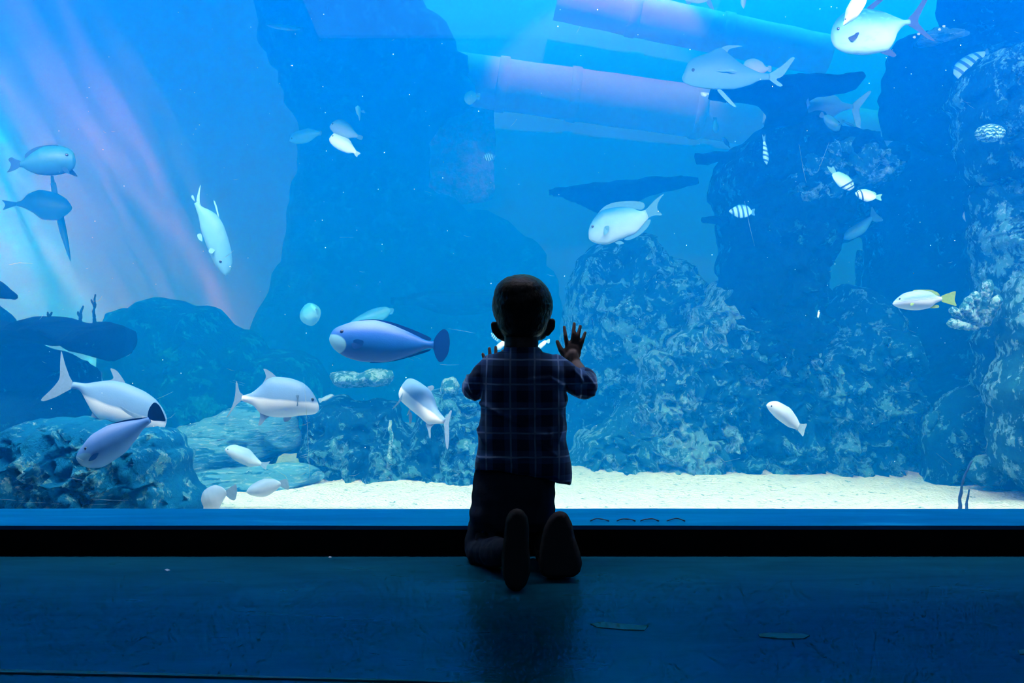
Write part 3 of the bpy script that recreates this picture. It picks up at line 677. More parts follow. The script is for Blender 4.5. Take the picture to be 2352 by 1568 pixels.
def fish(label, nose, tail, d, top, bot, width, kind, fins=(), eye=None, yaw=0, pect=None, name='fish', cat='fish', bend=0, mouth=True, group=None):
    """traced side view: nose, tail base, back line and belly line in photo
    pixels at distance d; width is the body thickness in metres"""
    nose = Vector(nose); tail = Vector(tail); ax = (tail - nose); Lp = ax.length; ax = ax / Lp
    up = Vector((ax.y, -ax.x))
    if np.mean([(Vector(p) - nose).dot(up) for p in top]) < np.mean([(Vector(p) - nose).dot(up) for p in bot]): up = -up
    s = d / F; cy = math.cos(math.radians(yaw)); L = Lp * s / cy
    def loc(p): q = Vector(p) - nose; return (q.dot(ax) * s / cy, q.dot(up) * s)
    X3 = Vector((ax.x, 0, -ax.y)); Z3 = Vector((up.x, 0, -up.y)); Y3 = Z3.cross(X3)
    group = group or {'silver': 'silver trevallies low at left', 'unicorn': 'blue unicornfish', 'unicorn2': 'blue unicornfish', 'lookdown': 'glassy lookdowns', 'striped': 'small striped fish', 'rabbit': 'barred rabbitfish', 'dim': 'faint fish in the haze'}.get(kind)
    root = empty(name); tag(root, label, cat, group)
    mid = P((nose.x + tail.x) / 2, (nose.y + tail.y) / 2, d)
    R3 = Matrix((X3, Y3, Z3)).transposed()
    yr = math.radians(yaw) * (1 if Y3.y < 0 else -1)
    root.matrix_world = Matrix.Translation(mid) @ (R3 @ Matrix.Rotation(yr, 3, 'Z')).to_4x4()
    o = -L / 2
    tp = sorted(loc(p) for p in top); bp = sorted(loc(p) for p in bot)
    ped = max(.006, .035 * L)
    def prof(pts, e0, e1):
        xs = [0] + [min(max(p[0], .004 * L), .996 * L) for p in pts] + [L]; zs = [e0] + [p[1] for p in pts] + [e1]
        return np.array(xs), np.array(zs)
    te = tp[-1][1] if tp[-1][0] > .93 * L else ped; be = bp[-1][1] if bp[-1][0] > .93 * L else -ped
    tx, tz = prof(tp, 0, te); bx, bz = prof(bp, 0, be)
    NS = 46; xs = [L * (1 - math.cos(math.pi * .5 * min(1, k / NS * 1.0))) if False else L * (k / NS) ** 1.35 for k in range(NS + 1)]
    def smooth(x, px_, pz):
        "rounded curve through the traced points (cubic, in a stretched abscissa so the snout is blunt)"
        E = .72; S = (px_ / L) ** E; u = (x / L) ** E; i = int(min(max(np.searchsorted(S, u) - 1, 0), len(S) - 2))
        h = max(S[i + 1] - S[i], 1e-6); t_ = (u - S[i]) / h
        def slope(k):
            if k == 0: return (pz[1] - pz[0]) / max(S[1] - S[0], 1e-6)
            if k == len(S) - 1: return (pz[k] - pz[k - 1]) / max(S[k] - S[k - 1], 1e-6)
            d0 = (pz[k] - pz[k - 1]) / max(S[k] - S[k - 1], 1e-6); d1 = (pz[k + 1] - pz[k]) / max(S[k + 1] - S[k], 1e-6)
            return 0 if d0 * d1 <= 0 else 2 * d0 * d1 / (d0 + d1)
        m0, m1 = slope(i) * h, slope(i + 1) * h
        return float((2 * t_ ** 3 - 3 * t_ ** 2 + 1) * pz[i] + (t_ ** 3 - 2 * t_ ** 2 + t_) * m0 + (-2 * t_ ** 3 + 3 * t_ ** 2) * pz[i + 1] + (t_ ** 3 - t_ ** 2) * m1)
    NR = 22; vv = []; ff = []; rings = []
    def bendy(x): u = max(0, x / L - .4); return bend * L * u * u
    def halfw(x, h): return min(width / 2 * float(np.interp(x / L, WX, WW)), abs(h) * .95 + .0005)
    prm = []
    for x in xs[1:]:
        a = smooth(x, tx, tz); c = smooth(x, bx, bz); h = max((a - c) / 2, .0015); m = (a + c) / 2; w = halfw(x, h); prm.append((x, m, h, w))
        rings.append(len(vv))
        for k in range(NR):
            th = 2 * math.pi * k / NR
            vv.append((x + o, w * math.sin(th) * (.72 + .28 * abs(math.sin(th))) + bendy(x), m + h * math.cos(th)))
    tipi = len(vv); vv.append((o, 0, prm[0][1]))
    for k in range(NR): ff.append((tipi, rings[0] + (k + 1) % NR, rings[0] + k))
    for a, b_ in zip(rings[:-1], rings[1:]):
        for k in range(NR): ff.append((a + k, a + (k + 1) % NR, b_ + (k + 1) % NR, b_ + k))
    ff.append([rings[-1] + k for k in range(NR)])
    body = mesh_obj('body', vv, ff, MF[kind][0], root)
    bmm = bmesh.new(); bmm.from_mesh(body.data); bmesh.ops.recalc_face_normals(bmm, faces=bmm.faces[:]); bmm.to_mesh(body.data); bmm.free()
    def surf_y(x, z):
        q = min(prm, key=lambda r: abs(r[0] - x)); u = max(-1, min(1, (z - q[1]) / q[2])); return q[3] * math.sqrt(max(0, 1 - u * u))
    cam_side = 1 if (root.matrix_world.to_3x3() @ Vector((0, 1, 0))).y < 0 else -1
    def finmesh(nm, poly, y0=0, out=0, base=None, th=.0022):
        pts = [Vector(loc(p)) for p in poly]; n = len(pts); dense = []
        for _ in range(2):
            pts = [q for i in range(len(pts)) for q in (pts[i].lerp(pts[(i + 1) % len(pts)], .2), pts[i].lerp(pts[(i + 1) % len(pts)], .8))]
        nn = len(pts)
        for i in range(nn):
            a = pts[i]; b_ = pts[(i + 1) % nn]; k = max(1, int((b_ - a).length / (.05 * L)))
            for j in range(k): dense.append(a.lerp(b_, j / k))
        cx_, cz_ = Vector((sum(p.x for p in dense) / len(dense), sum(p.y for p in dense) / len(dense)))
        bm = bmesh.new(); A = []; B = []
        for p in dense:
            dist = (p - base).length if base is not None else 0
            yy = y0 + out * dist + bendy(p.x)
            A.append(bm.verts.new((p.x + o, yy + .0006, p.y))); B.append(bm.verts.new((p.x + o, yy - .0006, p.y)))
        dist = (Vector((cx_, cz_)) - base).length if base is not None else 0
        ca = bm.verts.new((cx_ + o, y0 + out * dist + bendy(cx_) + th, cz_)); cb = bm.verts.new((cx_ + o, y0 + out * dist + bendy(cx_) - th, cz_))
        m = len(dense)
        star = nm == 'pectoral_fin'
        if star:
            for i in range(m):
                j = (i + 1) % m
                bm.faces.new((ca, A[i], A[j])); bm.faces.new((cb, B[j], B[i])); bm.faces.new((A[i], B[i], B[j], A[j]))
        else:
            bm.verts.remove(ca); bm.verts.remove(cb)
            f1 = bm.faces.new(A); f2 = bm.faces.new(B[::-1])
            for i in range(m): bm.faces.new((A[i], B[i], B[(i + 1) % m], A[(i + 1) % m]))
            bm.normal_update(); bmesh.ops.triangulate(bm, faces=[f1, f2], ngon_method='EAR_CLIP')
        return bm_obj(nm, bm, MF[kind][1], root, smooth=False)
    for nm, poly in fins: finmesh(nm, poly)
    if pect:
        b0 = Vector(loc(pect[0])); y0 = surf_y(*b0) * .96
        finmesh('pectoral_fin', pect, cam_side * y0, cam_side * .3, b0, .001)
        finmesh('pectoral_fin', pect, -cam_side * y0, -cam_side * .3, b0, .001)
    if eye:
        ex, ez = loc(eye[:2]); r = eye[2] * s; y0 = surf_y(ex, ez)
        for sg in (1, -1):
            bm = bmesh.new(); ell(bm, Vector((ex + o, sg * (y0 - r * .35), ez)), (r, r * .6, r), seg=12); bm_obj('eye', bm, M['eye'], root)
    return root
T, Dn, An, Pv = 'tail_fin', 'dorsal_fin', 'anal_fin', 'pelvic_fin'
# silver trevallies
fish('large silver trevally at lower left, partly hidden by a lilac-blue fish', (384, 968), (166, 884), 3.75,
     [(195, 880), (225, 876), (262, 874), (290, 880), (325, 895), (352, 912), (370, 932), (380, 950)], [(180, 895), (200, 925), (215, 950), (240, 970), (280, 985), (320, 996), (350, 998), (376, 990)], .085, 'silver',
     [(T, [(168, 878), (160, 866), (150, 838), (142, 808), (140, 806), (138, 838), (138, 870), (120, 892), (92, 918), (100, 922), (128, 912), (150, 900), (166, 892)]),
      (Dn, [(290, 882), (280, 866), (268, 850), (252, 844), (258, 858), (262, 870), (240, 876), (262, 884)]), (An, [(212, 945), (210, 956), (190, 966), (188, 970), (205, 974), (235, 970), (240, 960)])],
     (372, 953, 4), pect=[(338, 955), (318, 948), (285, 926), (300, 945), (325, 962)])
fish('silver trevally with raised fin swimming right, above the layered slabs', (733, 938), (556, 914), 3.7,
     [(575, 903), (600, 884), (615, 870), (632, 865), (660, 867), (690, 876), (712, 893), (726, 915)], [(580, 930), (600, 950), (625, 957), (660, 958), (690, 954), (720, 951), (732, 943)], .08, 'silver',
     [(T, [(560, 908), (550, 900), (545, 878), (542, 874), (541, 905), (535, 930), (519, 960), (524, 956), (542, 930), (557, 918)]), (Dn, [(636, 866), (624, 855), (613, 848), (604, 846), (609, 855), (612, 866), (602, 882), (625, 874)]),
      (An, [(596, 942), (598, 958), (592, 978), (600, 976), (612, 960), (622, 955), (612, 945)]), (Pv, [(650, 957), (652, 969), (664, 967), (672, 955)])], (720, 917, 4), pect=[(690, 930), (688, 912), (684, 906), (694, 905), (690, 916), (685, 932)])
fish('silver trevally turning away tail down, left of the child', (914, 895), (1024, 964), 3.7,
     [(925, 874), (945, 871), (965, 880), (985, 893), (998, 915), (1008, 938)], [(912, 912), (920, 925), (940, 940), (962, 955), (985, 972), (1005, 970)], .08, 'silver',
     [(T, [(1018, 958), (1028, 955), (1038, 938), (1041, 940), (1037, 955), (1034, 970), (1036, 1000), (1034, 1024), (1030, 1022), (1026, 1000), (1024, 972)]), (Dn, [(980, 888), (986, 887), (993, 884), (998, 889), (994, 896), (988, 898)]),
      (An, [(978, 970), (986, 985), (990, 1003), (993, 1000), (991, 980), (1000, 972), (990, 966)]), (Pv, [(938, 944), (938, 960), (941, 976), (946, 968), (946, 950)])], (919, 893, 2.5), yaw=35, pect=[(931, 905), (930, 925), (913, 950), (920, 945), (934, 925)])
# unicornfish
fish('large blue unicornfish with pale cheek and dark crescent tail', (756, 778), (996, 789), 3.6,
     [(765, 758), (790, 745), (820, 737), (860, 735), (890, 742), (930, 758), (960, 772), (985, 783)], [(762, 795), (775, 808), (800, 822), (840, 831), (880, 832), (920, 824), (955, 812), (985, 800)], .09, 'unicorn',
     [(T, [(996, 780), (1008, 762), (1020, 754), (1030, 762), (1034, 785), (1030, 812), (1018, 830), (1008, 832), (1000, 818), (994, 798)]),
      (Dn, [(820, 740), (825, 735), (860, 732), (900, 739), (950, 757), (992, 776), (988, 784), (955, 772), (900, 748), (860, 738)]), (An, [(850, 829), (900, 827), (950, 812), (990, 800), (988, 806), (950, 818), (900, 831), (850, 834)])],
     (788, 762, 5), pect=[(810, 785), (822, 778), (842, 782), (836, 798), (815, 802)])
fish('lilac-blue unicornfish diving left with a dark upright tail, lower left', (174, 1052), (344, 964), 3.3,
     [(192, 1020), (215, 995), (245, 978), (285, 968), (320, 963)], [(185, 1066), (205, 1074), (240, 1070), (280, 1045), (312, 1010), (330, 985)], .085, 'unicorn2',
     [(T, [(338, 958), (342, 938), (354, 922), (366, 930), (376, 950), (382, 968), (366, 966), (350, 966)]), (Dn, [(245, 976), (290, 963), (340, 957), (342, 962), (290, 968), (250, 980)])], (205, 1028, 4), pect=[(240, 1035), (225, 1040), (216, 1055), (232, 1052)])
# surgeonfish
fish('pale surgeonfish with swept tail below the wide table coral', (1353, 549), (1488, 496), 4.4,
     [(1352, 530), (1362, 505), (1385, 482), (1420, 475), (1450, 477), (1475, 484)], [(1375, 560), (1400, 560), (1425, 550), (1455, 538), (1478, 515)], .075, 'surgeon',
     [(T, [(1478, 488), (1490, 474), (1505, 458), (1528, 442), (1512, 462), (1508, 480), (1524, 495), (1500, 494), (1486, 503)]), (Dn, [(1366, 500), (1385, 475), (1410, 464), (1450, 461), (1478, 464), (1482, 474), (1474, 483), (1440, 476), (1400, 478), (1375, 490)]),
      (An, [(1430, 550), (1455, 534), (1480, 508), (1496, 502), (1490, 520), (1470, 540), (1445, 552)]), (Pv, [(1410, 556), (1420, 562), (1436, 559), (1425, 552)])], (1361, 521, 3.5), pect=[(1385, 522), (1398, 520), (1396, 535), (1384, 545)])
fish('teal surgeonfish with a yellow-green lower fin high at left', (174, 372), (46, 377), 4.4,
     [(170, 352), (155, 340), (130, 334), (105, 335), (80, 347), (60, 362)], [(168, 388), (150, 398), (120, 403), (90, 401), (65, 392), (50, 384)], .075, 'teal',
     [(T, [(50, 370), (36, 366), (26, 360), (18, 366), (26, 376), (22, 388), (14, 397), (30, 392), (46, 384)]), (Dn, [(56, 370), (58, 352), (80, 338), (110, 332), (140, 333), (105, 340), (78, 352), (64, 366)])], (158, 358, 4), pect=[(146, 388), (158, 384), (172, 404), (155, 398)])
fish('dark fish shape made as a shadow on the lit wall, under the teal surgeonfish', (166, 478), (38, 468), 6.2, [(150, 455), (125, 442), (95, 436), (65, 445), (50, 460)], [(150, 495), (130, 506), (100, 505), (75, 488), (50, 476)], .09, 'dark', [(T, [(40, 464), (20, 462), (2, 458), (14, 470), (4, 484), (24, 476), (40, 472)])])  # solid dark body in place of a fish's shadow on the lit wall
fish('slender dark shape made as a shadow streak on the lit wall, behind the fish-shaped one', (162, 600), (122, 420), 6.4, [(158, 560), (148, 505), (136, 460)], [(150, 570), (134, 520), (124, 470)], .05, 'dark', [(T, [(118, 425), (116, 402), (124, 404), (126, 425)])])  # shadow streak on the lit wall, shaped as a thin dark body
fish('pale fish diving nose down in front of the lilac light', (519, 633), (452, 465), 4.3,
     [(530, 622), (534, 598), (528, 560), (515, 520), (500, 495), (478, 480), (462, 472)], [(505, 622), (490, 600), (475, 565), (462, 530), (455, 495)], .06, 'lookdown',
     [(T, [(450, 470), (453, 448), (462, 418), (458, 450), (460, 474), (446, 462), (438, 452), (444, 446)]), (Dn, [(500, 497), (496, 480), (490, 460), (494, 461), (500, 480), (504, 500)]), (An, [(463, 535), (452, 538), (456, 550), (466, 556)])], (510, 601, 4), pect=[(500, 575), (488, 570), (484, 580), (492, 585)])
# mid-water group
fish('grey oval fish above the bright white fish', (757, 291), (822, 313), 5.6, [(765, 280), (785, 274), (800, 282), (812, 298)], [(762, 300), (775, 311), (795, 317), (812, 316)], .06, 'surgeon', [(T, [(818, 308), (835, 312), (832, 322), (818, 318)])], (766, 286, 2.5))
fish('bright white fish just below the grey oval fish', (756, 318), (818, 350), 5.0, [(768, 306), (785, 312), (800, 318), (812, 336)], [(760, 330), (778, 344), (798, 352), (812, 352)], .06, 'white', [(T, [(814, 344), (830, 352), (822, 356), (820, 362), (812, 352)])], (766, 314, 2))
fish('dim blue fish left of the white and grey pair', (664, 324), (735, 305), 6.2, [(680, 302), (705, 295), (722, 298)], [(680, 330), (705, 328), (725, 315)], .06, 'dim', [(T, [(728, 300), (740, 300), (738, 312), (728, 310)])], (672, 319, 2))
fish('tiny fish seen head on above the grey oval fish', (822, 242), (826, 268), 6.4, [(828, 248), (829, 258)], [(816, 248), (818, 258)], .03, 'head', [(T, [(822, 264), (828, 264), (826, 280)])], pect=[(826, 256), (838, 254), (838, 259)])
fish('round pale-bellied fish beside the diagonal pipe end', (1066, 228), (1096, 222), 6.8, [(1070, 214), (1082, 208), (1092, 213)], [(1070, 236), (1080, 241), (1092, 232)], .06, 'head', [(T, [(1094, 216), (1104, 212), (1102, 230), (1094, 228)])])
fish('tiny striped fish on the pale patch of the far wall', (1110, 363), (1132, 360), 6.2, [(1115, 354), (1124, 351), (1130, 355)], [(1116, 368), (1124, 370), (1130, 366)], .025, 'striped', [(T, [(1130, 356), (1142, 357), (1134, 362), (1136, 369), (1128, 365)])])
fish('round pale fish facing the viewer left of the blue unicornfish', (700, 730), (732, 714), 4.9, [(692, 712), (704, 698), (720, 698), (730, 706)], [(696, 742), (706, 749), (720, 745), (732, 730)], .11, 'head', [(T, [(730, 708), (742, 712), (738, 724), (730, 722)])], (700, 716, 3), yaw=60)
fish('faint pale fish half hidden above the blue unicornfish', (805, 740), (898, 712), 5.4, [(830, 722), (860, 708), (885, 704)], [(830, 748), (860, 745), (885, 732)], .07, 'dim', [(T, [(892, 706), (906, 708), (902, 722), (892, 722)])])
fish('faint slim fish near the top at left centre', (612, 58), (690, 66), 7.0, [(635, 55), (660, 58)], [(635, 66), (660, 70)], .05, 'dim', [(T, [(684, 62), (698, 62), (696, 74), (684, 70)])])
# upper right group
fish('glassy lookdown with tall brow left of the hammer coral', (1566, 180), (1768, 176), 4.9,
     [(1572, 165), (1580, 145), (1592, 134), (1625, 122), (1655, 110), (1675, 124), (1700, 144), (1730, 160), (1752, 168)], [(1572, 190), (1600, 200), (1640, 205), (1680, 205), (1720, 196), (1750, 184)], .06, 'lookdown',
     [(T, [(1762, 172), (1780, 162), (1800, 148), (1818, 131), (1827, 132), (1815, 150), (1798, 176), (1780, 182), (1800, 196), (1790, 200), (1765, 182)]), (Dn, [(1650, 113), (1668, 104), (1690, 104), (1710, 106), (1685, 110), (1672, 114), (1672, 122)]), (An, [(1655, 204), (1672, 222), (1692, 245), (1686, 246), (1668, 232), (1645, 206)])], (1591, 163, 4.5), pect=[(1638, 168), (1655, 163), (1675, 165), (1690, 172), (1665, 170)])
fish('white rounded fish back peeping over the glassy lookdown', (1705, 160), (1765, 158), 5.3, [(1712, 140), (1730, 134), (1750, 142), (1758, 152)], [(1715, 172), (1735, 176), (1755, 168)], .06, 'white', [(T, [(1762, 152), (1772, 150), (1772, 166), (1762, 164)])])
fish('glassy lookdown with forked tail right of the hammer coral', (1826, 236), (1960, 245), 5.5,
     [(1840, 228), (1870, 222), (1900, 216), (1920, 220), (1935, 234)], [(1830, 255), (1850, 272), (1880, 276), (1910, 270), (1935, 256)], .06, 'lookdown', [(T, [(1956, 240), (1975, 224), (1998, 207), (2002, 210), (1988, 230), (1972, 250), (1978, 275), (1976, 297), (1970, 299), (1962, 275), (1956, 252)])])
fish('big yellowish permit with dark fins at upper right', (1908, 88), (2090, 50), 3.9,
     [(1912, 62), (1928, 38), (1955, 22), (1990, 20), (2025, 26), (2060, 40), (2080, 46)], [(1915, 105), (1930, 117), (1960, 125), (2000, 125), (2035, 118), (2052, 100), (2062, 75), (2080, 58)], .09, 'permit',
     [(T, [(2084, 44), (2098, 30), (2112, 10), (2128, -15), (2140, -18), (2120, 20), (2106, 50), (2125, 72), (2152, 98), (2128, 88), (2100, 66), (2084, 58)]), (Dn, [(1985, 24), (2000, 10), (2025, -8), (2045, -14), (2020, 8), (1998, 28)]), (An, [(2018, 120), (2040, 108), (2060, 126), (2054, 132), (2035, 126)])],
     (1922, 70, 4), pect=[(1940, 92), (1952, 84), (1966, 81), (1960, 95), (1950, 103)])
fish('pale fish nose down crossing in front of the big permit', (1936, 59), (1985, -40), 3.6, [(1940, 40), (1944, 20), (1955, 0), (1970, -22)], [(1950, 52), (1970, 38), (1988, 10), (1992, -20)], .05, 'silver2', [(T, [(1980, -36), (1984, -60), (2000, -56), (1992, -34)])], (1941, 45, 2.5))
fish('belly and fins of a pale fish cut by the top edge', (1566, -12), (1625, 0), 4.8, [(1580, -24), (1600, -24), (1615, -12)], [(1580, 4), (1600, 8), (1615, 6)], .05, 'silver2', [(T, [(1620, -4), (1628, -14), (1632, 0), (1642, 25), (1630, 18), (1622, 5)]), (Pv, [(1574, 0), (1578, 10), (1586, 10), (1588, 2)])])
fish('white fin of a fish dipping from the top edge', (1708, 20), (1712, -30), 4.8, [(1713, 8), (1716, -10)], [(1701, 4), (1702, -14)], .02, 'white', [(T, [(1706, -26), (1718, -30), (1714, -44), (1704, -40)])])
fish('small bright fish at the left tip of the hammer coral', (1609, 213), (1624, 216), 4.9, [(1614, 211), (1620, 212)], [(1614, 221), (1620, 222)], .02, 'white', [(T, [(1622, 212), (1630, 214), (1626, 220)])])
fish('white fish peeping out left of the hammer coral stem', (1768, 252), (1752, 285), 5.75, [(1754, 258), (1752, 272)], [(1776, 266), (1764, 280)], .03, 'white', [(T, [(1750, 283), (1756, 283), (1752, 290)])])
fish('dark fin-shaped fish right of the hammer coral stem', (1845, 256), (1855, 228), 5.0, [(1862, 240), (1858, 232)], [(1844, 248), (1849, 238)], .03, 'dark', [(T, [(1851, 230), (1856, 222), (1859, 231)])])
fish('dark teal rabbitfish nosing down beside the hammer coral stem', (1927, 300), (1893, 266), 4.9, [(1930, 285), (1918, 272), (1904, 263)], [(1912, 300), (1900, 292), (1892, 278)], .04, 'teal', [(T, [(1896, 268), (1888, 254), (1880, 268), (1890, 272)])], (1924, 288, 2))
fish('slim pale fish tail behind the forked-tail lookdown', (1962, 290), (1934, 277), 5.8, [(1956, 284), (1944, 279)], [(1956, 291), (1944, 285)], .02, 'lookdown', [(T, [(1936, 274), (1946, 270), (1938, 280), (1930, 284), (1928, 274)])])
fish('striped fish pointing nose down on the reef pinnacle', (1761, 378), (1755, 325), 4.95, [(1766, 360), (1762, 340)], [(1752, 360), (1752, 340)], .03, 'striped', [(T, [(1753, 328), (1750, 306), (1755, 316), (1758, 305), (1758, 328)])])
fish('faint blue fish upright left of the reef pinnacle', (1644, 306), (1643, 275), 6.6, [(1652, 297), (1649, 284)], [(1637, 297), (1638, 284)], .03, 'dim', [(T, [(1640, 277), (1636, 269), (1648, 269), (1646, 277)])])
fish('faint slim dark fish angled below the upright blue fish', (1660, 315), (1674, 334), 6.2, [(1668, 318), (1674, 326)], [(1660, 322), (1666, 332)], .02, 'dark', [(T, [(1672, 331), (1679, 341), (1672, 337)])])
fish('striped sergeant swimming left below the rock stubs', (1674, 485), (1727, 487), 4.9, [(1685, 476), (1700, 470), (1716, 472)], [(1685, 494), (1700, 501), (1716, 498)], .035, 'striped', [(T, [(1724, 482), (1735, 478), (1732, 487), (1735, 496), (1724, 492)])], (1681, 483, 1.8))
fish('pale barred rabbitfish heading down over the bright rock shoulder', (1962, 430), (1912, 400), 4.8, [(1958, 415), (1945, 402), (1928, 394)], [(1950, 438), (1930, 430), (1916, 414)], .04, 'rabbit', [(T, [(1916, 404), (1906, 394), (1898, 380), (1910, 386), (1914, 380), (1922, 398)])], (1952, 424, 1.8))
fish('small white rabbitfish with two dark bars and yellow tail', (1964, 443), (2012, 452), 4.5, [(1974, 436), (1988, 434), (2003, 441)], [(1974, 456), (1990, 463), (2004, 460)], .035, 'rabbit', [(T, [(2010, 448), (2028, 445), (2022, 452), (2026, 462), (2010, 456)]), (Dn, [(1985, 436), (1998, 437), (2012, 442), (2013, 449), (2000, 443)])], (1970, 441, 1.6))
fish('yellow-tailed lined snapper swimming left before the rock arch', (2050, 698), (2163, 686), 3.6,
     [(2060, 685), (2080, 672), (2105, 667), (2135, 669), (2150, 678)], [(2062, 706), (2085, 711), (2110, 712), (2135, 707), (2150, 696)], .05, 'snapper',
     [(T, [(2160, 680), (2176, 674), (2196, 667), (2194, 678), (2192, 690), (2199, 704), (2180, 698), (2160, 692)]), (Dn, [(2095, 669), (2100, 665), (2140, 665), (2155, 672), (2160, 680), (2148, 677), (2125, 670)]), (An, [(2128, 708), (2158, 707), (2156, 700), (2140, 700)])], (2064, 687, 2.6), pect=[(2088, 695), (2094, 698), (2088, 703), (2083, 701)])
fish('large faint blue fish behind the gap of the rock arch', (1935, 548), (2004, 498), 5.4, [(1950, 525), (1975, 510), (1992, 500)], [(1955, 550), (1985, 535), (1998, 515)], .06, 'dim', [(T, [(1998, 500), (2002, 470), (2012, 490), (2033, 507), (2008, 510)])])
fish('slim white and blue fish swimming up in the dark archway', (2220, 510), (2230, 460), 5.2, [(2228, 495), (2231, 475)], [(2211, 495), (2220, 475)], .03, 'white', [(T, [(2226, 462), (2230, 440), (2233, 462)])])
fish('striped fish hiding behind the speckled boulder at upper right', (2190, 170), (2262, 120), 4.95, [(2196, 145), (2215, 130), (2240, 120)], [(2205, 185), (2230, 175), (2255, 145)], .04, 'striped', [(T, [(2258, 124), (2268, 108), (2272, 126)])])
fish('white seabream angled tail down on the big boulder', (1760, 930), (1836, 977), 3.7, [(1768, 923), (1790, 923), (1812, 935), (1830, 958)], [(1766, 942), (1785, 962), (1810, 980), (1828, 986)], .05, 'white', [(T, [(1830, 970), (1843, 974), (1855, 972), (1849, 985), (1845, 1004), (1838, 995), (1830, 985)])], (1770, 932, 2))
# lower left
fish('pale round fish angled right above the low slab, lower left', (516, 1032), (600, 1066), 3.9, [(525, 1024), (545, 1022), (570, 1030), (590, 1050)], [(522, 1042), (545, 1060), (570, 1071), (588, 1070)], .05, 'silver2', [(T, [(595, 1060), (610, 1062), (622, 1058), (612, 1070), (612, 1080), (598, 1070)])], (526, 1031, 2))
fish('faint pale fish low over the sand near the layered slab', (566, 1130), (645, 1110), 3.5, [(580, 1112), (605, 1100), (628, 1100)], [(580, 1138), (610, 1140), (635, 1125)], .05, 'silver2', [(T, [(640, 1104), (660, 1098), (665, 1120), (662, 1126), (642, 1116)])])
fish('whitish fish with upright tail low behind the sill at left', (462, 1150), (520, 1130), 3.4, [(470, 1125), (490, 1114), (510, 1118)], [(475, 1172), (500, 1168), (515, 1145)], .05, 'silver2', [(T, [(516, 1128), (530, 1118), (543, 1110), (545, 1130), (540, 1150), (528, 1146), (518, 1136)])])
fish('small white fish just left of the child ear', (1128, 764), (1144, 782), 5.0, [(1134, 765), (1142, 773)], [(1130, 774), (1137, 781)], .02, 'striped', [(T, [(1142, 778), (1152, 782), (1142, 788)])])
fish('small white fish under the child jaw on the left', (1138, 802), (1160, 782), 4.6, [(1143, 790), (1152, 783)], [(1150, 802), (1160, 792)], .03, 'white', [(T, [(1156, 784), (1168, 776), (1164, 790)])])
fish('small white fish under the child jaw on the right', (1236, 800), (1254, 783), 4.6, [(1238, 790), (1246, 784)], [(1244, 800), (1252, 792)], .025, 'white', [(T, [(1250, 784), (1264, 776), (1262, 790)])])
fish('tiny white fish left of the dark ledge recess by the boulder', (1879, 730), (1881, 716), 4.9, [(1882, 726), (1883, 720)], [(1877, 726), (1878, 720)], .01, 'white', [(T, [(1880, 718), (1883, 712), (1879, 712)])])
fish('small dim fish swimming between the two trevallies over the reef', (768, 908), (738, 918), 5.0, [(758, 905), (748, 909)], [(760, 915), (748, 921)], .03, 'silver2', [(T, [(740, 914), (730, 914), (734, 926), (742, 921)])])
# ================= pipes, plants, room bits =================
M['pipe'] = mat_plain('weathered_pipe', (.5, .3, .5), .85, .1, (5, .6, .02))
def pipe(label, a, b, d0, d1, r, sleeves):
    A = P(*a, d0); B = P(*b, d1); root = empty('pipe', A); tag(root, label, 'pipe')
    n = 30; pts = [A.lerp(B, k / n) - A for k in range(n + 1)]
    bm_obj('pipe_body', tube_mesh(pts, [r * (1 + .03 * noise.noise(Vector((k * .7, d0, 0)))) for k in range(n + 1)], 28), M['pipe'], root)
    dirv = (B - A).normalized()
    for s in sleeves:
        q = A.lerp(B, s) - A
        bm_obj('sleeve', tube_mesh([q - dirv * .05, q - dirv * .045, q + dirv * .045, q + dirv * .05], [r * .98, r * 1.07, r * 1.07, r * .98], 28), M['pipe'], root)
pipe('long sunken pipe slanting behind the open water, lower of two', (1010, 174), (2060, 320), 9.6, 9.75, .25, (.135, .29, .56))
pipe('upper sunken pipe running out of the top edge', (1280, -2), (1900, 128), 9.6, 9.7, .20, (.28, .62))
# sea whips and twigs
M['whip'] = mat_plain('sea_whip', (.02, .1, .28), .8, .1, (60, .6, .004))
def whip(name, label, pts, d, r0, r1, mat='whip', branches=()):
    root = None; path = [P(x, y, d) for x, y in pts]; base = path[0]
    def curve(path, ra, rb, nm, par):
        n = 24; L = len(path) - 1; q = []
        for k in range(n + 1):
            t_ = k / n * L; i = min(int(t_), L - 1); f = t_ - i; v = path[i].lerp(path[i + 1], f)
            q.append(v + Vector((noise.noise(v * 30), noise.noise(v * 30 + Vector((9, 0, 0))), 0)) * ra * .8)
        rr = [(ra + (rb - ra) * k / n) * (1 + .35 * noise.noise(Vector((k * .9, d, ra * 90)))) for k in range(n + 1)]
        return q, rr
    root = empty(name, base); tag(root, label, 'coral' if name != 'twig' else 'twig', {'twig': 'twigs on the dark ledge'}.get(name))
    q, rr = curve(path, r0, r1, name, root)
    bm_obj('stem', tube_mesh([v - base for v in q], rr, 10), M[mat], root)
    for br in branches:
        q, rr = curve([P(x, y, d) for x, y in br], r0 * .8, r1, name, root); bm_obj('branch', tube_mesh([v - base for v in q], rr, 8), M[mat], root)
whip('sea_whip', 'tall thin sea whip leaning right on the sand at lower right', [(2202, 1172), (2206, 1140), (2211, 1115), (2218, 1085), (2232, 1058)], 3.4, .006, .003)
whip('sea_whip', 'short sea whip stub beside the tall leaning one', [(2220, 1172), (2222, 1150), (2227, 1123)], 3.45, .005, .003)
whip('twig', 'forked upright twig on the dark ledge, tallest of three', [(216, 745), (216, 715), (219, 676)], 4.7, .009, .004, 'rock_dark', [[(216, 705), (214, 698), (209, 688)]])
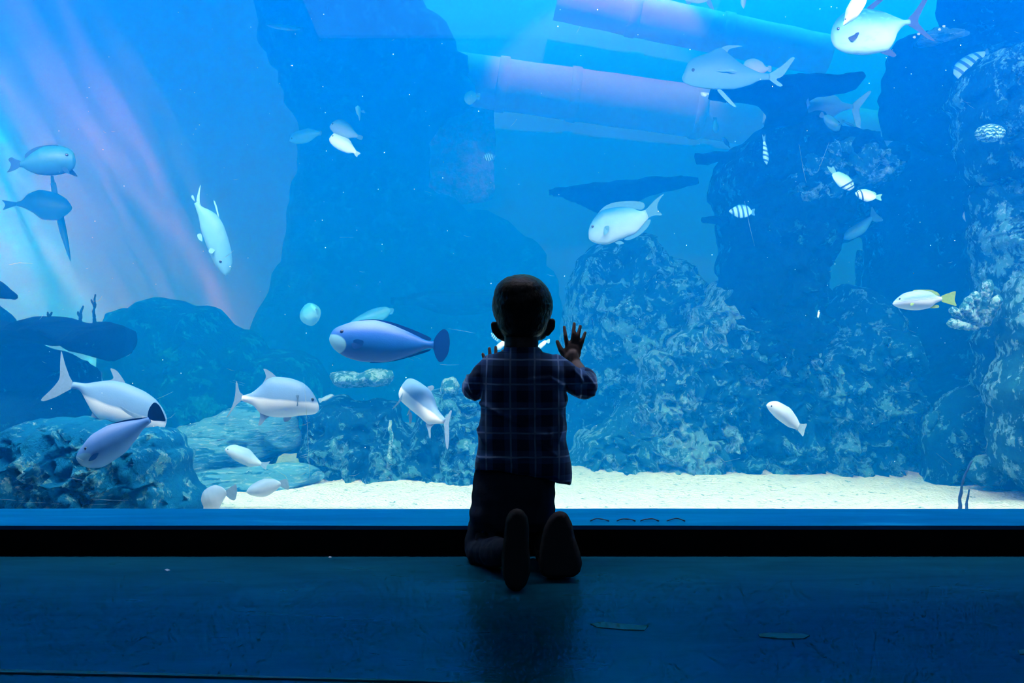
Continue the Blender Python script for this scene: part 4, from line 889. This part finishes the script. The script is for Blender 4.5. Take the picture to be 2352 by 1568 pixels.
whip('twig', 'leaning stubby twig in the middle of the dark ledge', [(185, 745), (186, 722), (192, 702)], 4.7, .010, .004, 'rock_dark', [[(186, 728), (180, 720), (178, 715)]])
whip('twig', 'short split stub at the left of the dark ledge', [(113, 738), (114, 725), (117, 716)], 4.7, .009, .004, 'rock_dark', [[(114, 728), (109, 722), (107, 716)]])
whip('sea_whip', 'white knobbly column of coral beads on the middle reef rock', [(893, 1100), (896, 1060), (894, 1030), (898, 1000), (895, 965)], 4.78, .012, .008, 'coral')
# brain coral and finger corals
t = NT('brain_coral'); b = t.bsdf((.1, .35, .38), .8, .1); v = t.coord(); wv = t.n('ShaderNodeTexWave', bands_direction='Z'); wv.inputs['Scale'].default_value = 22; wv.inputs['Distortion'].default_value = 7; wv.inputs['Detail Scale'].default_value = 3; t.l(v, wv.inputs[0])
t.l(t.ramp(wv.outputs['Fac'], [(.3, (.02, .16, .22)), (.7, (.3, .62, .6))]), b.inputs['Base Color']); t.bump(wv.outputs['Fac'], 1, .02, b); M['brain'] = t.m
bm = bmesh.new(); ell(bm, Vector((0, 0, 0)), (.062, .05, .038), seg=32); o = bm_obj('brain_coral', bm, M['brain']); o.location = P(2274, 306, 4.22); tag(o, 'round ridged brain coral on the dark face of the speckled boulder', 'coral')
fc = empty('finger_coral', P(2250, 740, 4.3)); tag(fc, 'stubby finger coral with pale knobs below the narrow arch gap', 'coral')
for a, b_, r0, r1 in (((2250, 740), (2268, 655), .03, .034), ((2245, 735), (2240, 680), .026, .03), ((2240, 738), (2225, 690), .024, .028), ((2248, 742), (2215, 705), .026, .028), ((2240, 745), (2190, 715), .022, .026), ((2240, 752), (2186, 742), .02, .028), ((2262, 740), (2290, 690), .03, .03)):
    A = P(*a, 4.3) - fc.location; B = P(*b_, 4.22) - fc.location; bm = Blobs(); caps(bm, [A, B], [r0 * .8, r1 * .8])
    def nz(c, n): return c + n * .006 * noise.noise(c * 60)
    fuse('finger', bm, .007, 2, M['coral'], fc, nz)
# drifting specks
bm = bmesh.new(); rnd = random.Random(3)
for _ in range(260):
    c = P(rnd.uniform(20, 2330), rnd.uniform(10, 1080), rnd.uniform(2.95, 5.5)); r = rnd.uniform(.0006, .0018) * c.y / 3
    bmesh.ops.create_icosphere(bm, subdivisions=1, radius=r, matrix=Matrix.Translation(c))
o = bm_obj('drifting_specks', bm, mat_plain('speck_white', (.9, .92, .9), .8)); tag(o, 'tiny white specks drifting all through the tank water', 'specks', kind='stuff')
# scratches in the pane (part of the pane)
bm = bmesh.new()
def scratch(pts, w=.0005):
    q = [Vector((P(x, y, YG0).x, YG0 - .0004, P(x, y, YG0).z)) for x, y in pts]
    top = []; 
    for i, p in enumerate(q):
        t_ = (q[min(i + 1, len(q) - 1)] - q[max(i - 1, 0)]).normalized(); nrm = Vector((-t_.z, 0, t_.x))
        e = w * (1 if 0 < i < len(q) - 1 else .3); top.append((bm.verts.new(p + nrm * e), bm.verts.new(p - nrm * e)))
    for a, b_ in zip(top[:-1], top[1:]): bm.faces.new((a[0], b_[0], b_[1], a[1]))
for s in ([(355, 918), (375, 910), (398, 899)], [(380, 962), (393, 958), (403, 948)], [(30, 1063), (60, 1070), (98, 1077)], [(153, 1100), (170, 1099), (190, 1102)], [(0, 1147), (20, 1147), (38, 1149)], [(45, 1153), (80, 1154), (105, 1154)], [(110, 1154), (135, 1156)], [(208, 1145), (250, 1148), (296, 1149)], [(205, 1158), (252, 1157)],
          [(528, 876), (560, 885)], [(535, 873), (563, 881)], [(505, 1028), (520, 1043)], [(690, 1050), (705, 1048), (720, 1040)], [(688, 1048), (702, 1043), (718, 1042)], [(802, 1092), (815, 1092), (826, 1086)], [(1028, 754), (1060, 759), (1092, 765)], [(1010, 836), (1030, 838), (1055, 837)], [(935, 820), (950, 828)], [(950, 818), (968, 825)],
          [(20, 608), (45, 603), (75, 605)], [(780, 545), (812, 545)], [(975, 438), (992, 444)], [(510, 593), (522, 588), (537, 575)], [(136, 1048), (172, 1052)], [(215, 692), (228, 690), (235, 679)], [(698, 866), (705, 960), (712, 1110)], [(1710, 462), (1722, 520), (1733, 565)], [(1835, 330), (1845, 390), (1852, 420)], [(1905, 325), (1890, 365), (1878, 395)],
          [(680, 978), (700, 975), (712, 969)], [(2150, 1040), (2185, 1068)], [(1640, 1040), (1665, 1060), (1700, 1052)], [(635, 1080), (655, 1092), (664, 1106)]):
    scratch(s)
rnd = random.Random(11)
for _ in range(70):
    x = rnd.uniform(0, 2352); y = rnd.choice([rnd.uniform(1040, 1160), rnd.uniform(600, 1160), rnd.uniform(0, 1160)]); a = rnd.gauss(0, .5); L = rnd.uniform(6, 22)
    scratch([(x, y), (x + L * math.cos(a) / 2, y + L * math.sin(a) / 2 + 1), (x + L * math.cos(a), y + L * math.sin(a))], .0003)
t = NT('scratch_white'); tl = t.n('ShaderNodeBsdfTranslucent'); tl.inputs[0].default_value = (.8, .95, 1, 1); tr = t.n('ShaderNodeBsdfTransparent'); mx = t.n('ShaderNodeMixShader')
t.l(t.math('MULTIPLY', t.noise(t.coord(), 40, 2), 1.3, True), mx.inputs[0]); t.l(tr.outputs[0], mx.inputs[1]); t.l(tl.outputs[0], mx.inputs[2]); t.l(mx.outputs[0], t.out.inputs[0])
so = bm_obj('scratches', bm, t.m, win, smooth=False); tag(so, kind='stuff')
# tape marks and scraps on the floor
M['tape'] = mat_plain('worn_tape', (.03, .2, .33), .5, .3, (90, .4, .001)); M['scrap'] = mat_plain('scrap', (.25, .42, .55), .6)
def FP(x, y): d = F * CAMZ / (y - CY); return Vector(((x - CX) / F * d, d, .0012))
def flat(name, poly, label, cat, mat, th=.0008, grp=None):
    q = [FP(*p) for p in poly]; c = sum(q, Vector()) / len(q); bm = bmesh.new(); c.z = .0002
    a = [bm.verts.new(Vector((p.x - c.x, p.y - c.y, th + .0004))) for p in q]; b_ = [bm.verts.new(Vector((p.x - c.x, p.y - c.y, 0))) for p in q]
    bm.faces.new(a); bm.faces.new(b_[::-1]); n = len(a)
    for i in range(n): bm.faces.new((a[i], a[(i + 1) % n], b_[(i + 1) % n], b_[i]))
    o = bm_obj(name, bm, mat, None, False); o.location = c; tag(o, label, cat, grp)
flat('tape_strip', [(1356, 1433), (1385, 1429), (1440, 1434), (1489, 1438), (1480, 1448), (1430, 1446), (1372, 1441)], 'worn strip of tape stuck to the floor, nearer to the child', 'tape', M['tape'], grp='tape strips on the floor')
flat('tape_strip', [(1742, 1457), (1765, 1454), (1840, 1456), (1860, 1460), (1845, 1467), (1790, 1467), (1745, 1463)], 'worn strip of tape stuck to the floor, farther right of the child', 'tape', M['tape'], grp='tape strips on the floor')
flat('tape_strip', [(2338, 1494), (2370, 1490), (2370, 1504), (2342, 1503)], 'end of a tape strip at the right edge of the frame', 'tape', M['tape'], grp='tape strips on the floor')
flat('paper_scrap', [(378, 1309), (384, 1307), (391, 1310), (384, 1312)], 'small pale scrap of paper on the floor at left', 'scrap', M['scrap'])
flat('paper_scrap', [(754, 1280), (758, 1278), (762, 1280), (758, 1282)], 'tiny white scrap close to the black step', 'scrap', M['scrap'])
flat('floor_seam_strip', [(-60, 1538), (300, 1546), (640, 1556), (960, 1564), (1250, 1575), (1250, 1579), (960, 1567), (640, 1560), (300, 1552), (-60, 1545)], 'thin raised seam strip crossing the floor at lower left', 'seam strip', M['tape'], .002)
# curled bits of sealant on the sill edge
M['seal'] = mat_plain('dark_sealant', (.012, .05, .1), .5, .3)
for i, (x0, x1, y) in enumerate(((1355, 1398, 1198), (1416, 1458, 1198), (1470, 1512, 1197), (1530, 1572, 1194))):
    d0 = 2.735; zc = ZF + (ZG - ZF) * (d0 - 2.70) / (YG0 - 2.70)
    pts = []
    for k in range(9):
        f = k / 8; a = P(x0 + (x1 - x0) * f, y, d0); pts.append(Vector((a.x, d0 + .012 * math.sin(math.pi * f) - .01, zc + .0015 + .0045 * math.sin(math.pi * f) * (1 + .25 * math.sin(f * 7 + i)))))
    b0 = pts[4].copy(); o = bm_obj('sealant_curl', tube_mesh([p - b0 for p in pts], [.0012 + .0008 * math.sin(k) ** 2 for k in range(9)], 8), M['seal']); o.location = b0
    tag(o, ('thin dark curl of sealant on the sill, %s of four right of the child' % ['first', 'second', 'third', 'last'][i]), 'sealant', 'sealant curls on the sill')
# lamps of the room seen mirrored in the pane
t = NT('lamp_glow'); e = t.n('ShaderNodeEmission'); e.inputs[0].default_value = (.9, .93, 1, 1); e.inputs[1].default_value = 30; t.l(e.outputs[0], t.out.inputs[0]); M['glow'] = t.m
for x, y, lab in ((2168, 60, 'small round ceiling lamp, mirrored in the pane, nearer the corner'), (2110, 78, 'small round ceiling lamp, mirrored in the pane, farther from the corner')):
    D2 = 2 * YG0 + 1.9; q = P(x, y, D2); root = empty('ceiling_lamp', (q.x, 2 * YG0 - D2, q.z)); tag(root, lab, 'lamp')
    bm = bmesh.new(); ell(bm, Vector((0, 0, 0)), (.012, .009, .010)); bm_obj('bulb', bm, M['glow'], root)
    bm_obj('cable', tube_mesh([Vector((0, 0, .010)), Vector((0, 0, 3.2 - q.z))], .004, 8), M['black'], root)
# ================= light =================
w = bpy.data.worlds.new('world'); SC.world = w; w.use_nodes = True
w.node_tree.nodes['Background'].inputs[0].default_value = (0, 0, 0, 1)
w.node_tree.nodes['Background'].inputs[1].default_value = 0
def light(name, typ, loc, energy, col=(1, 1, 1), target=None, **kw):
    l = bpy.data.lights.new(name, typ); l.energy = energy; l.color = col
    for k, v in kw.items(): setattr(l, k, v)
    o = bpy.data.objects.new(name, l); C.objects.link(o); o.location = loc
    if target is not None:
        o.rotation_euler = (Vector(target) - Vector(loc)).to_track_quat('-Z', 'Y').to_euler()
    return o
light('daylight', 'SUN', (0, 5, 8), SUN, LC, (0.6, 6.3, 0), angle=.05)
light('tank_top_light', 'AREA', (0, 6.5, 4.6), TOPA, LC, (0, 6.5, 0), shape='RECTANGLE', size=12, size_y=7)
light('front_fill', 'AREA', (0, 2.95, 2.2), FRONT, LC2, (0, 4.5, .2), shape='RECTANGLE', size=11, size_y=.25, spread=math.radians(120))  # unseen fill added above the pane to light fish fronts and sand
light('rear_wall_fill', 'AREA', (2.2, 9.5, 4.6), REAR, (.01, .46, .62), (2.2, 10.2, 1.2), shape='RECTANGLE', size=7.5, size_y=.3)  # unseen fill added to brighten the back wall behind the dark outlines
# lilac lamp on the far wall; noise in its emission imitates shafts through rippled water
LP = (-5.0, 7.3, 4.55); DY = YB - LP[1]
lo = light('lilac_spot', 'SPOT', LP, LIL, (1, .16, .16), (-4.3, 10.2, 1.9), spot_size=math.radians(130), spot_blend=.15, shadow_soft_size=.03)
L = lo.data; L.use_nodes = True; nt = L.node_tree; em = nt.nodes['Emission']
class LN(NT):
    def __init__(s, t): s.t = t
q = LN(nt); g = q.n('ShaderNodeNewGeometry'); sx = q.n('ShaderNodeSeparateXYZ'); q.l(g.outputs['Incoming'], sx.inputs[0])
u = q.math('MULTIPLY', q.math('DIVIDE', sx.outputs['X'], sx.outputs['Y']), DY); v = q.math('MULTIPLY', q.math('DIVIDE', sx.outputs['Z'], sx.outputs['Y']), DY)
X = q.math('ADD', u, LP[0]); Z = q.math('ADD', v, LP[2])
s_ = q.math('ADD', X, q.math('MULTIPLY', Z, .515))
cb = q.n('ShaderNodeCombineXYZ'); q.l(q.math('MULTIPLY', s_, 1.5), cb.inputs[0]); q.l(q.math('MULTIPLY', Z, .33), cb.inputs[1])
nz = q.noise(cb.outputs[0], 1.6, 4, .55, .5)
rp = q.math('MULTIPLY', q.math('SUBTRACT', nz, .36), 5.0); rp = q.math('MAXIMUM', rp, .12)
msk = q.math('MULTIPLY', q.math('SUBTRACT', q.math('ADD', -1.55, q.math('MULTIPLY', nz, .7)), q.math('ADD', s_, .8)), 1.8, True)
low = q.math('MAXIMUM', q.math('SUBTRACT', 2.7, q.math('MULTIPLY', Z, .68)), .22)
q.l(q.math('MULTIPLY', q.math('MULTIPLY', rp, msk), low), em.inputs['Strength'])
# a second lilac lamp above the sunken pipes
light('lilac_pipe_lamp', 'SPOT', (.85, 7.9, 5.4), LIL2, (1, .45, .5), (.85, 9.7, 3.1), spot_size=math.radians(46), spot_blend=.25, shadow_soft_size=.05)
light('room_fill', 'AREA', (0, -1.0, 3.1), ROOM, (.35, .6, 1), (0, -.5, 0), shape='RECTANGLE', size=3, size_y=2)  # unseen faint fill added to lift the child's dark back
# ================= camera =================
cam = bpy.data.cameras.new('camera'); co = bpy.data.objects.new('camera', cam); C.objects.link(co)
co.location = (0, 0, CAMZ); co.rotation_euler = (math.radians(90), 0, 0)
cam.sensor_width = 36; cam.lens = F / 2352 * 36; cam.clip_start = .05; cam.clip_end = 60
SC.camera = co
SC.view_settings.view_transform = 'Standard'; SC.view_settings.look = 'None'; SC.view_settings.gamma = 1
SC.view_settings.use_curve_mapping = False; SC.view_settings.exposure = EXPO
SC.cycles.use_denoising = True; SC.cycles.volume_bounces = VB
SC.cycles.use_light_tree = False; SC.cycles.use_adaptive_sampling = True; SC.cycles.adaptive_threshold = .08; SC.cycles.adaptive_min_samples = 12
SC.cycles.max_bounces = 6; SC.cycles.diffuse_bounces = 2; SC.cycles.glossy_bounces = 2; SC.cycles.transmission_bounces = 2; SC.cycles.transparent_max_bounces = 10
SC.cycles.caustics_reflective = False; SC.cycles.caustics_refractive = False
